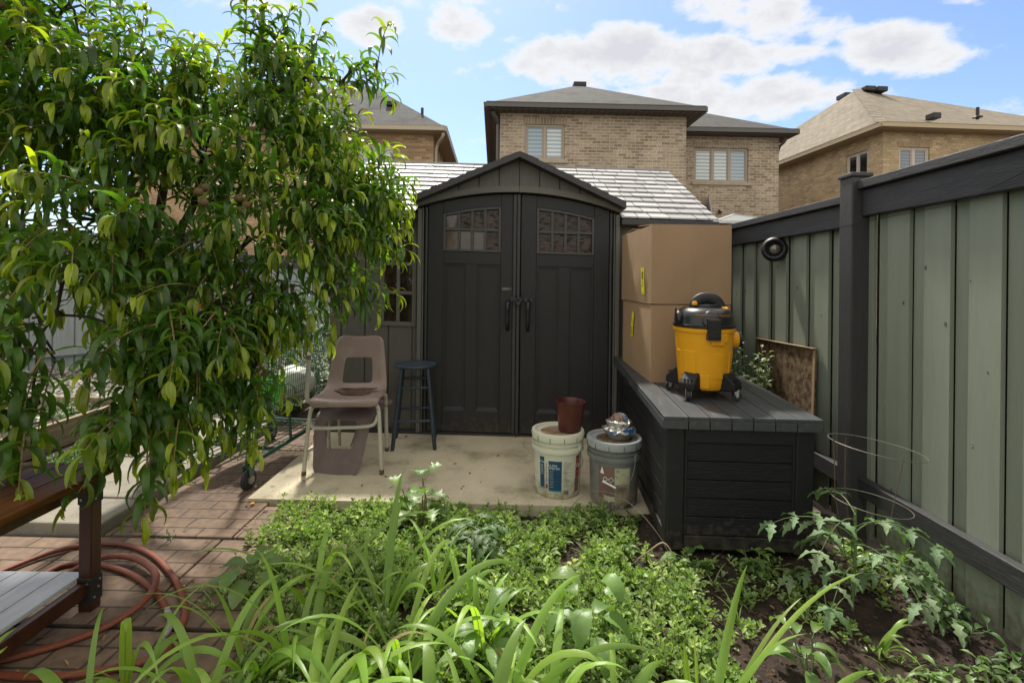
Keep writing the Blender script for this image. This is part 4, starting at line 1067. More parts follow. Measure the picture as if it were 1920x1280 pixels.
m = MB(); m.lathe([(.062, 0), (.062, .02), (.05, .035), (.03, .042), (0, .043)], 24, M=T(0, -.125, .408) @ RX(R(70)) ); m.build('latch_hump', M_black, hd, smooth=45)
m = MB(); [m.bx(-.012, .012, -.1575, -.1545, .434, .447, M=RZ(R(a_))) for a_ in range(-30, 46, 8)]; m.build('trim_band', mat('bronze_band', (.14, .075, .02), .3), hd, bevel=.002)
m = MB(); m.tube(spline([(-.075, -.03, .478), (-.055, -.03, .508), (-.02, -.03, .527), (.03, -.03, .527), (.062, -.03, .510), (.085, -.03, .475)], 5), .0165, 12, flat=1.9); m.build('carry_handle', M_blackm, hd, smooth=60)
m = MB(); m.lathe([(.085, .475), (.085, .492), (.075, .496), (0, .497)], 28); m.build('motor_cap', M_blackm, hd, smooth=40)
m = MB(); m.lathe([(.014, 0), (.017, .01), (.012, .02), (0, .021)], 14, M=T(-.07, -.05, .492)); m.lathe([(.02, 0), (.022, .01), (.015, .018), (0, .019)], 14, M=T(.098, -.05, .466)); m.build('switch_cap', M_vyel, hd, smooth=50)
m = MB(); m.lathe([(.044, 0), (.047, .012), (.042, .022), (.026, .026), (0, .026)], 24, M=T(-.148, -.03, .415) @ RY(R(-90)) @ RX(R(0))); m.tube([(-.17, -.03, .44), (-.172, -.03, .475)], [.008, .004], 8); m.build('blower_port', M_black, hd, smooth=40)
m = MB(); m.lathe([(.048, 0), (.046, .03), (.044, .04)], 24, M=T(.150, .0, .305) @ RY(R(90))); m.build('hose_inlet', M_vyel, tub, smooth=40)
m = MB(); m.lathe([(.040, .0), (.044, .003), (.044, .016), (.036, .02), (0, .02)], 24, M=T(.190, 0, .305) @ RY(R(90))); m.build('inlet_cap', M_black, tub, smooth=40)
for an in (-132, -44, 50, 148):
    a = R(an); Mx = RZ(a)
    m = MB(Mx); vs = []
    P = [(.090, .040), (.208, .052), (.208, .088), (.188, .108), (.158, .132), (.138, .142), (.120, .060)]
    m.prism(P, -.047, .047); ft = m.build('caster_foot', M_foot, V, bevel=.008)
    m = MB(Mx)
    for k in (-1, 0, 1): m.bx(.15, .205, k * .02 - .004, k * .02 + .004, .107, .110, M=T(0, 0, 0) )
    m.build('foot_rib', M_foot, ft)
    m = MB(Mx @ T(.186, 0, 0) @ RZ(R(35))); m.lathe([(.012, -.011), (.024, -.011), (.026, -.008), (.026, .008), (.024, .011), (.012, .011)], 22, M=T(.012, 0, .0265) @ RX(PI / 2)); m.build('wheel', M_rub, ft, smooth=40)
    m = MB(Mx @ T(.186, 0, 0) @ RZ(R(35)))
    for s in (-1, 1): m.prism([(-.012, .062), (.022, .062), (.020, .022), (.010, .018)], s * .0145 - .0012, s * .0145 + .0012)
    m.lathe([(.007, .055), (.007, .07)], 10); m.build('caster_fork', M_steel, ft)

# ================================================================== chairs
def shell_pts(W0, inverted=False):
    pass
def chair_shell(m, hole=True, Wt=.34, Wb=.41, Ws=.435):
    "one-piece school seat: profile from front lip to back top, hollow back"
    prof = [(-.225, .425, Ws * .90), (-.235, .445, Ws * .97), (-.215, .462, Ws), (-.15, .458, Ws), (-.05, .447, Ws), (.05, .447, Ws), (.12, .460, Ws * .97), (.165, .495, Wb), (.185, .54, Wb * .97), (.203, .60, Wb * .94), (.222, .66, Wb * .90), (.240, .72, Wt * 1.03), (.258, .775, Wt * .99), (.270, .800, Wt * .90), (.276, .808, Wt * .72)]
    nx = 16; th = .006; n = len(prof)
    def pt(i, j, off):
        y, z, w = prof[i]; u = -1 + 2 * j / nx
        k = min(1, max(0, (i - 2) / 5)) if i < 9 else 1
        dish = (u * u) * .018 * (1 if i > 1 else .3)
        a = prof[max(i - 1, 0)]; b = prof[min(i + 1, n - 1)]; ty, tz = b[0] - a[0], b[1] - a[1]; l = math.hypot(ty, tz); ny, nz = -tz / l, ty / l
        rim = .014 * max(0, abs(u) - .9) * 10
        xx = u * w / 2
        return (xx, y + ny * (dish - rim + off), z + nz * (dish - rim + off))
    hi = set()
    if hole:
        for i in range(7, 10):
            for j in range(4, 12): hi.add((i, j))
    def vid(i, j, s): return (i * (nx + 1) + j) * 2 + s
    vs = [pt(i, j, o) for i in range(n) for j in range(nx + 1) for o in (0, th)]
    fs = []
    for i in range(n - 1):
        for j in range(nx):
            if (i, j) in hi: continue
            fs.append((vid(i, j, 1), vid(i, j + 1, 1), vid(i + 1, j + 1, 1), vid(i + 1, j, 1)))
            fs.append((vid(i, j, 0), vid(i + 1, j, 0), vid(i + 1, j + 1, 0), vid(i, j + 1, 0)))
            for di, dj, a, b in ((-1, 0, (i, j), (i, j + 1)), (1, 0, (i + 1, j + 1), (i + 1, j)), (0, -1, (i + 1, j), (i, j)), (0, 1, (i, j + 1), (i + 1, j + 1))):
                q = (i + di, j + dj)
                if q in hi or not (0 <= q[0] < n - 1 and 0 <= q[1] < nx):
                    fs.append((vid(*a, 0), vid(*b, 0), vid(*b, 1), vid(*a, 1)))
    m.add(vs, fs)
CHX, CHY = -1.062, 3.385
CG2 = 'two school chairs stacked one on the other'
C1 = thing('school_chair', 'mauve plastic school chair with cream tube legs standing upright', 'chair', (CHX, CHY, gz(CHX)), R(5), CG2)
m = MB(); chair_shell(m); o = m.build('seat_shell', M_chair, C1, smooth=60)
o.modifiers.new('subdivision', 'SUBSURF').levels = 1; o.modifiers['subdivision'].render_levels = 2
m = MB()
vs = []; k = 24
for j in range(k):
    a = 2 * PI * j / k; rr = 1 + .18 * math.sin(3 * a) + .08 * math.sin(5 * a + 1)
    vs.append((.035 + .150 * math.cos(a) * rr, .035 + .085 * math.sin(a) * rr, .4605 + .016 * max(0, abs(math.cos(a)) - .55) + (.012 if math.sin(a) > .6 else 0)))
m.add(vs + [(.03, .03, .4595)], [(j, (j + 1) % k, k) for j in range(k)]); m.build('seat_puddle', M_chairw, C1, smooth=60)
for s in (-1, 1):
    m = MB(); m.tube(spline([(s * .16, -.12, .425), (s * .195, -.175, .418), (s * .212, -.195, .37), (s * .225, -.212, .2), (s * .238, -.222, .012)], 6), .0125, 12); m.build('leg', M_leg, C1, smooth=60)
    m = MB(); m.tube(spline([(s * .165, .04, .428), (s * .20, .11, .424), (s * .200, .15, .37), (s * .200, .185, .2), (s * .202, .215, .012)], 6), .0125, 12); m.build('leg', M_leg, C1, smooth=60)
    for y in (-.222, .215):
        m = MB(); m.tube([(s * .238 if y < 0 else s * .202, y, 0), (s * .2365 if y < 0 else s * .202, y, .028)], .0145, 10); m.build('foot_cap', M_rust, C1, smooth=60)
m = MB(); m.tube(spline([(-.215, -.19, .33), (-.19, -.205, .295), (-.10, -.205, .288), (0, -.205, .290), (.10, -.205, .292), (.18, -.2, .305), (.205, -.19, .36)], 5), .0115, 10); m.tube([(-.16, -.12, .425), (-.165, .04, .428)], .011, 10); m.tube([(.16, -.12, .425), (.165, .04, .428)], .011, 10)
m.build('leg_brace', M_leg, C1, smooth=60)
# second chair, upside down under the first
Fi = T(CHX - .012, CHY - .02, gz(CHX) + .0) @ RZ(R(-6)) @ T(0, 0, .0)
C2 = thing('school_chair', 'mauve plastic school chair upside down with its hollow back on the pad', 'chair', Fi.translation, R(-6), CG2)
Mi = T(.0, -.47, .817) @ RX(R(0)) @ Matrix.Diagonal((.93, 1, 1, 1)) @ Matrix(((1, 0, 0, 0), (0, 1, 0, 0), (0, 0, 1, 0), (0, 0, 0, 1)))
# rotate shell half a turn about x: back hangs down at the front, seat up and level
Mi = T(0, .07, .812) @ RZ(PI) @ RX(PI) @ RZ(PI)
Mi = T(0, .06, .808) @ RY(PI) @ RZ(PI)
Mi = Matrix(((-.93, 0, 0, 0), (0, -1, 0, .07), (0, 0, -1, .808), (0, 0, 0, 1)))
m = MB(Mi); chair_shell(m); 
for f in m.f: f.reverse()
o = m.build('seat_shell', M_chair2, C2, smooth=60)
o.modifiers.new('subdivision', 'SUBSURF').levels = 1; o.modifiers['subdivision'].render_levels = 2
m = MB()
for s in (-1, 1): m.beam((s * .08, -.150, .16), (s * .115, -.105, .30), .006, .008)
m.build('stiffening_rib', M_chair2, C2)
m = MB(); m.tube(spline([(-.165, .10, .392), (-.22, .0, .40), (-.232, -.11, .44), (-.225, -.115, .60), (-.222, -.12, .715)], 6), [.0125] * 12 + [.0145] * 13, 12); m.build('leg', M_leg, C2, smooth=60)
m = MB(); m.tube([(-.222, -.12, .70), (-.222, -.12, .732)], .0155, 10); m.build('foot_cap', M_bgrey, C2, smooth=50)
m = MB(); m.tube([(-.175, .24, .39), (-.19, .27, .15), (-.19, .28, .02)], .0115, 10); m.build('leg', M_leg, C2, smooth=50)

# ================================================================== bar stool
sx, sy = -.715, 3.79
SL = thing('wooden_stool', 'round navy painted stool with chipped seat edge beside the shed door', 'stool', (sx, sy, gz(sx)), R(8))
m = MB(); m.lathe([(.135, .575), (.150, .578), (.157, .586), (.158, .594), (.154, .601), (.145, .603), (.10, .6005), (0, .600)], 44); m.build('seat', M_stooltop, SL, smooth=40)
tp = [(.095, .095), (-.095, .095), (-.095, -.095), (.095, -.095)]; bt = [(.150, .150), (-.150, .150), (-.150, -.150), (.150, -.150)]
def lp(k, z): t_ = 1 - z / .575; return Vector((tp[k][0] + (bt[k][0] - tp[k][0]) * t_, tp[k][1] + (bt[k][1] - tp[k][1]) * t_, z))
for k in range(4):
    m = MB(); m.tube([lp(k, z) for z in (0, .04, .15, .3, .45, .576)], [.0125, .0145, .017, .0165, .015, .0135], 12); m.build('leg', M_stool, SL, smooth=60)
for (a, b), zs in (((2, 3), (.205, .44)), ((0, 1), (.235, .47)), ((1, 2), (.165, .37)), ((3, 0), (.165, .37))):
    for z in zs:
        m = MB(); p, q = lp(a, z), lp(b, z); m.tube([p, p.lerp(q, .3), p.lerp(q, .7), q], [.008, .0105, .0105, .008], 10); m.build('stretcher', M_stool, SL, smooth=60)

# ================================================================== pails
def pail(name, lab, loc, rz, mb, mrim, mlid, r0=.130, h=.365):
    t = thing(name, lab, 'bucket', loc, rz)
    rr = lambda z: r0 + .014 * z / h
    m = MB(); m.lathe([(r0 - .012, 0), (r0 - .003, .003), (r0, .012)] + [(rr(z), z) for z in (.08, .16, .24, .254)] + [(rr(.255), .255), (rr(.26) + .011, .258), (rr(.26) + .0125, .280), (rr(.29) + .010, .284), (rr(.29) - .001, .287), (rr(.29) - .001, .297), (rr(.3) + .009, .299), (rr(.3) + .0095, .309), (rr(.3), .312), (rr(.33), .340)], 56)
    b = m.build('pail_body', mb, t, smooth=35)
    m = MB(); m.lathe([(rr(.33) + .001, .322), (rr(.33) + .0125, .324), (rr(.33) + .0145, .350), (rr(.33) + .010, h), (rr(.33) - .004, h + .002), (rr(.33) - .010, h - .002), (rr(.33) - .012, h - .010), (rr(.33) - .020, h - .012)], 56)
    l = m.build('lid', mrim, t, smooth=35)
    m = MB(); m.lathe([(rr(.33) - .0205, h - .0125), (.06, h - .011), (0, h - .0105)], 40); m.build('lid_top', mlid, l, smooth=40)
    m = MB()
    for k in range(12):
        a = 2 * PI * k / 12 + .15; m.bx(rr(.33) + .0125, rr(.33) + .0152, -.0012, .0012, .323, .352, M=RZ(a))
    m.build('lid_slit', M_blackm, l)
    return t, b, rr
def on_cyl(vs, fs, rr, ang, zc, off, m, tilt=0):
    "wrap a flat lettering mesh round a pail"
    P = []
    for x, z in vs:
        zz = zc + z; r_ = rr(max(0, zz)) + off; a = ang + x / r_; P.append((r_ * math.cos(a), r_ * math.sin(a), zz))
    m.add(P, fs)
PW = (.282, 3.01)
t, b, rr = pail('paint_pail', 'white plastic paint pail with blue label and rusty water on its lid', (*PW, gz(.28)), 0, M_bwhite, M_bwhite, M_lidrust)
D = lambda x: R(-90) + x / .137      # angle for a position measured along the surface, 0 faces the camera
F1 = lambda z: rr(z) + .0007
def lab(m_, a, b_, z0, z1, mt, name='label', par=None, off=.0007, n=10):
    m = MB(); m.wrap(D(a), D(b_), z0, z1, lambda z: rr(z) + off, n); return m.build(name, mt, par or b, smooth=60)
lab(0, -.125, -.092, .060, .235, M_navy); lab(0, -.065, .012, .050, .218, M_navy); lab(0, -.065, .012, .042, .0499, M_teal); lab(0, -.125, -.092, .052, .0599, M_teal)
lab(0, .105, .140, .115, .240, M_redl); lab(0, .100, .137, .03, .113, M_brl)
m = MB()
for txt, s_, x, z, rot in (('ULTRA', .017, -.040, .192, 0), ('SPEC', .017, -.043, .176, 0), ('500', .015, -.012, .176, 0)):
    vs, fs = text2d(txt, s_, rot); on_cyl(vs, fs, rr, D(x), z, .0014, m)
for k in range(9):
    z = .160 - k * .011 - (.004 if k > 4 else 0); w_ = random.choice((.028, .036, .030)); m.wrap(D(-.060), D(-.060 + w_ * .8), z, z + .0011, lambda z: rr(z) + .0013, 3)
vs, fs = text2d('ULTRA', .015); on_cyl(vs, fs, rr, D(-.112), .205, .0014, m)
for k in range(5): m.wrap(D(-.118), D(-.098), .185 - k * .012, .187 - k * .012, lambda z: rr(z) + .0013, 3)
m.wrap(D(.113), D(.132), .145, .147, lambda z: rr(z) + .0013, 3); m.wrap(D(.113), D(.132), .215, .217, lambda z: rr(z) + .0013, 3)
m.tube([((rr(.19) + .001) * math.cos(D(.122) + .08 * math.cos(a)), (rr(.19) + .001) * math.sin(D(.122) + .08 * math.cos(a)), .185 + .012 * math.sin(a)) for a in [2 * PI * i / 12 for i in range(12)]], .0012, 4, closed=True)
m.build('label_lettering', M_whitep, b)
m = MB(); vs, fs = text2d('Benjamin Moore', .0165, PI / 2); on_cyl(vs, fs, rr, D(-.079), .150, .0014, m)
random.seed(9); y = .022
for k in range(22):
    z = .212 - k * .0068; a0 = .022; m.wrap(D(a0), D(a0 + random.choice((.03, .045, .05, .022))), z, z + .0016, lambda z: rr(z) + .0009, 3)
for k in range(9): m.wrap(D(.027 + k * .0033), D(.027 + k * .0033 + random.choice((.001, .002))), .028, .052, lambda z: rr(z) + .0012, 1)
for txt, x, z in (('124 01', -.045, .028), ('18,93 L', -.015, .028)):
    vs, fs = text2d(txt, .009); on_cyl(vs, fs, rr, D(x), z, .001, m)
m.build('label_lettering', M_ink, b)
m = MB(); m.add([((rr(.06) + .0014) * math.cos(D(x)), (rr(.06) + .0014) * math.sin(D(x)), z) for x, z in ((-.088, .058), (-.070, .058), (-.070, .078), (-.079, .086))], [(0, 1, 2, 3)]); m.build('label_emblem', M_redl, b)
m = MB(); a = R(-38); m.tube(spline([(.150 * math.cos(a), .150 * math.sin(a), .285), (.158 * math.cos(a), .158 * math.sin(a), .25), (.166 * math.cos(a + .06), .166 * math.sin(a + .06), .20), (.160 * math.cos(a - .1), .160 * math.sin(a - .1), .17)], 5), .0018, 6); m.build('bail_wire', M_rust, t)
m = MB(); m.bx(.146, .158, -.012, .012, .268, .298, M=RZ(R(-38))); m.build('bail_ear', M_bwhite, t, bevel=.003)
# pot on the white pail
PT = thing('plant_pot', 'empty dark maroon plastic plant pot standing on the white pail lid', 'plant pot', (PW[0] + .068, PW[1] - .005, gz(.28) + .3555), 0, rot=(R(0), R(2.0), 0))
m = MB(); m.lathe([(.054, 0), (.062, .002), (.066, .008), (.085, .170), (.0905, .171), (.0910, .178), (.0860, .179), (.0838, .172), (.064, .010), (0, .009)], 44); m.build('pot_shell', M_pot, PT, smooth=35)
# grey pail
PG = (.592, 2.89)
t, b, rr = pail('grey_pail', 'grey plastic pail with torn brown label and muddy lid next to the deck box', (*PG, gz(.59)), 0, M_bgrey, M_brim, M_lidmud)
D = lambda x: R(-100) + x / .137
lab(0, -.090, .000, .060, .235, M_brl); 
def ragged(a0, a1, z0, z1, mt, name, off):
    m = MB(); n = 14; vs = []
    for i in range(n + 1):
        u = a0 + (a1 - a0) * i / n; zz = z0 + .02 * noise.noise(Vector((u * 90, 2, 0))); zt = z1 + .010 * noise.noise(Vector((u * 70, 9, 0)))
        for z in (zz, zt): r_ = rr(z) + off + .002 * abs(noise.noise(Vector((u * 40, z * 40, 1)))); vs.append((r_ * math.cos(D(u)), r_ * math.sin(D(u)), z))
    m.add(vs, [(2 * i, 2 * i + 2, 2 * i + 3, 2 * i + 1) for i in range(n)]); return m.build(name, mt, b, smooth=60)
m = MB(); m.wrap(D(.001), D(.088), .140, .230, lambda z: rr(z) + .0009, 10); m.build('label', M_paper, b, smooth=60)
ragged(.004, .085, .030, .138, M_paper2, 'torn_label', .0012); ragged(-.06, .002, .045, .075, M_paper, 'torn_label', .0012)
m = MB()
vs, fs = text2d('O', .034); on_cyl(vs, fs, rr, D(-.050), .165, .0016, m)
q = [(-.016, 0), (0, -.016), (.016, 0), (0, .016)]; q2 = [(x * .8, z * .8) for x, z in q]
on_cyl(q + q2, [(0, 1, 5, 4), (1, 2, 6, 5), (2, 3, 7, 6), (3, 0, 4, 7)], rr, D(-.018), .165, .0016, m)
on_cyl([(-.014, -.018), (.010, -.018), (-.002, .022)], [(0, 1, 2)], rr, D(-.066), .212, .0016, m)
m.build('label_lettering', M_whitep, b)
m = MB(); random.seed(4)
for k in range(26):
    u = U(.0, .11) if k % 2 else U(-.09, .1); h_ = U(.01, .035); m.wrap(D(u), D(u + U(.001, .004)), .012, .012 + h_, lambda z: rr(z) + .001, 1)
m.build('mud_streak', M_ink, b)
pts = [(R(-52), .152, .283), (R(-58), .160, .235), (R(-70), .172, .180), (R(-85), .175, .150), (R(-100), .172, .135)]
m = MB(); m.tube(spline([(r_ * math.cos(a), r_ * math.sin(a), z) for a, r_, z in pts], 5), .0018, 6); m.build('bail_wire', M_wirep, t)
m = MB(); a0, a1 = R(-98), R(-122); m.tube([(.171 * math.cos(a0), .171 * math.sin(a0), .138), (.170 * math.cos(a1), .170 * math.sin(a1), .165)], .0055, 10); m.build('bail_grip', M_whitep, t, smooth=50)
m = MB(); m.bx(.146, .160, -.014, .014, .262, .300, M=RZ(R(-50))); m.build('bail_ear', M_bgrey, t, bevel=.003)
# tin dish with a foil wrapped lump
px_, py_, pz_ = PG[0] + .030, PG[1] + .01, gz(.59) + .3550
TD = thing('tin_dish', 'small dusty round tin dish on the grey pail lid', 'dish', (px_, py_, pz_))
m = MB(); m.lathe([(.052, 0), (.060, .002), (.076, .034), (.079, .035), (.0785, .037), (.075, .036), (.058, .005), (0, .004)], 36); m.build('dish_shell', M_tin, TD, smooth=35)
FL = thing('foil_bundle', 'crumpled silver and blue foil wrapped around a brown lump in the tin dish', 'foil bundle', (px_, py_, pz_ + .006))
m = MB(); random.seed(3)
pr = [(.045, .0), (.072, .022), (.090, .038), (.093, .046), (.084, .052), (.066, .056), (.060, .064), (.070, .075), (.072, .088), (.058, .095), (.045, .085)]
m.w = lambda q: tuple(q + Vector((noise.noise(q * 38), noise.noise(q * 38 + Vector((5, 0, 0))), noise.noise(q * 38 + Vector((0, 7, 0))))) * .013)
m.lathe(pr, 40); m.build('foil_wrap', M_foil, FL)
m = MB(); m.w = lambda q: tuple(q + Vector((noise.noise(q * 50), noise.noise(q * 50 + Vector((5, 0, 0))), 0)) * .006)
for r_, a0, a1, z0, z1 in ((.094, -1.5, -.6, .040, .062), (.096, -2.4, -1.9, .038, .050), (.095, -.4, .1, .036, .050)):
    m.wrap(a0, a1, z0, z1, lambda z: r_ + (z - .045) * -.35, 10)
m.build('printed_film', M_blue, FL)
m = MB(); m.w = lambda q: tuple(q * 1.0 + Vector((0, 0, .004 * noise.noise(q * 60))))
m.lathe([(.001, .045)] + [(.052 * math.sin(a), .085 - .050 * math.cos(a)) for a in [PI * k / 14 for k in range(1, 14)]] + [(0, .135)], 30); m.build('brown_lump', M_brownball, FL, smooth=60)
m = MB(); m.w = lambda q: tuple(q + Vector((noise.noise(q * 40), noise.noise(q * 40 + Vector((5, 0, 0))), noise.noise(q * 33))) * .004)
n = 10; vs = [(.054 * math.sin(a) * math.cos(b_), .054 * math.sin(a) * math.sin(b_), .085 + .052 * math.cos(a)) for a in [.15 + 1.7 * i / n for i in range(n + 1)] for b_ in [-1.1 + 1.7 * j / n for j in range(n + 1)]]
m.add(vs, [(i * (n + 1) + j, (i + 1) * (n + 1) + j, (i + 1) * (n + 1) + j + 1, i * (n + 1) + j + 1) for i in range(n) for j in range(n)]); m.build('printed_film', mat('blue_silver_film', (.03, .12, .26), .25, c2=(.5, .5, .5), nscale=38, metal=.3), FL, smooth=60)

# ================================================================== fence light
FLt = thing('fence_light', 'round black lamp with a small bulb lens mounted high on the sage fence', 'light', (1.779, 3.37, 1.375))
Mq = T(0, 0, .083) @ RZ(R(-68)) @ RX(R(90))     # axis towards the camera and yard
Mq = T(-.03, 0, .083) @ RZ(R(-34)) @ RX(R(84))
m = MB(Mq); m.w = lambda q: q; m.lathe([(.070, -.0), (.080, .012), (.083, .030), (.078, .052), (.064, .064), (.055, .060), (.048, .030), (.030, .018), (0, .016)], 36); m.w = lambda q: tuple(q + Vector((0, 0, 1)) * .004 * noise.noise(q * 30))
m.build('lamp_housing', M_blackm, FLt, smooth=45, bevel=0)
m = MB(Mq); m.lathe([(.034, .020), (.033, .034), (.022, .046), (0, .050)], 24); m.build('lens', mat('tarnished_lens', (.30, .27, .22), .25, c2=(.14, .12, .09), nscale=40, metal=.4, coat=.5), FLt, smooth=60)
m = MB(); m.bx(-.005, .0, -.06, .06, .03, .14); m.build('back_plate', M_blackm, FLt)

# ================================================================== leaning board
LB = thing('particle_board', 'mottled brown particle board leaning against the fence behind the deck box', 'board', (1.60, 3.3, 0))
m = MB(); a = at(1525, 654, 2.93); b_ = at(1418, 637, 3.62)
y0_, y1_ = a.y - 3.3, b_.y - 3.3
vs = []
for y, zt in ((y0_, a.z), (y1_, b_.z + .01)):
    for dx in (0, .018): vs += [(.135 + dx, y, -.02), (.152 + dx, y, zt)]
m.add(vs, [(0, 4, 5, 1), (2, 3, 7, 6), (1, 5, 7, 3), (0, 2, 6, 4), (0, 1, 3, 2), (4, 6, 7, 5)]); m.build('panel', M_osb, LB)
m = MB(); m.beam((.150, y0_ - .002, a.z + .0025), (.150, y1_ + .002, b_.z + .0125), .022, .004); m.beam((.150, y0_ - .003, a.z - .01), (.135, y0_ - .003, -.01), .004, .02, up=(0, 1, 0)); m.build('pale_edge', M_osbe, LB)

# ================================================================== string and wires
m = MB(); pts = [at(1921, 322, 1.72), at(1860, 352, 1.83), at(1800, 380, 1.97), at(1720, 398, 2.19), at(1640, 412, 2.42), at(1571, 427, 2.60), at(1500, 437, 2.86)]
pts = [Vector((min(q.x, 1.735 if q.y > 2.7 or q.y < 2.5 else 1.69), q.y, q.z)) for q in pts]
m.tube(spline(pts, 6), .0016, 5); tag(m.build('black_string', M_black), 'thin black string sagging along the charcoal top rail of the fence', 'string')
def wire(pp, r_, mt, lab_, zz=0.0):
    m = MB(); m.tube(spline(pp, 8), r_, 6); return tag(m.build('loose_wire', mt), lab_, 'wire', 'loose wires by the deck box')
wire([at(1062, 965, 2.72), at(1085, 935, 2.70), at(1120, 920, 2.68), at(1160, 930, 2.62), at(1200, 960, 2.52), at(1240, 1010, 2.40), at(1262, 1055, 2.32), at(1280, 1085, 2.27)], .0014, M_wirep, 'thin pale wire looping from the grey pail past the deck box corner')
wire([at(1190, 1052, 2.33), at(1215, 1034, 2.32), at(1243, 1017, 2.31), at(1260, 1040, 2.29), at(1254, 1080, 2.25), at(1247, 1118, 2.22)], .0032, mat('tan_cord', (.40, .30, .20), .6), 'thicker tan cord bent in a hook on the soil before the deck box')

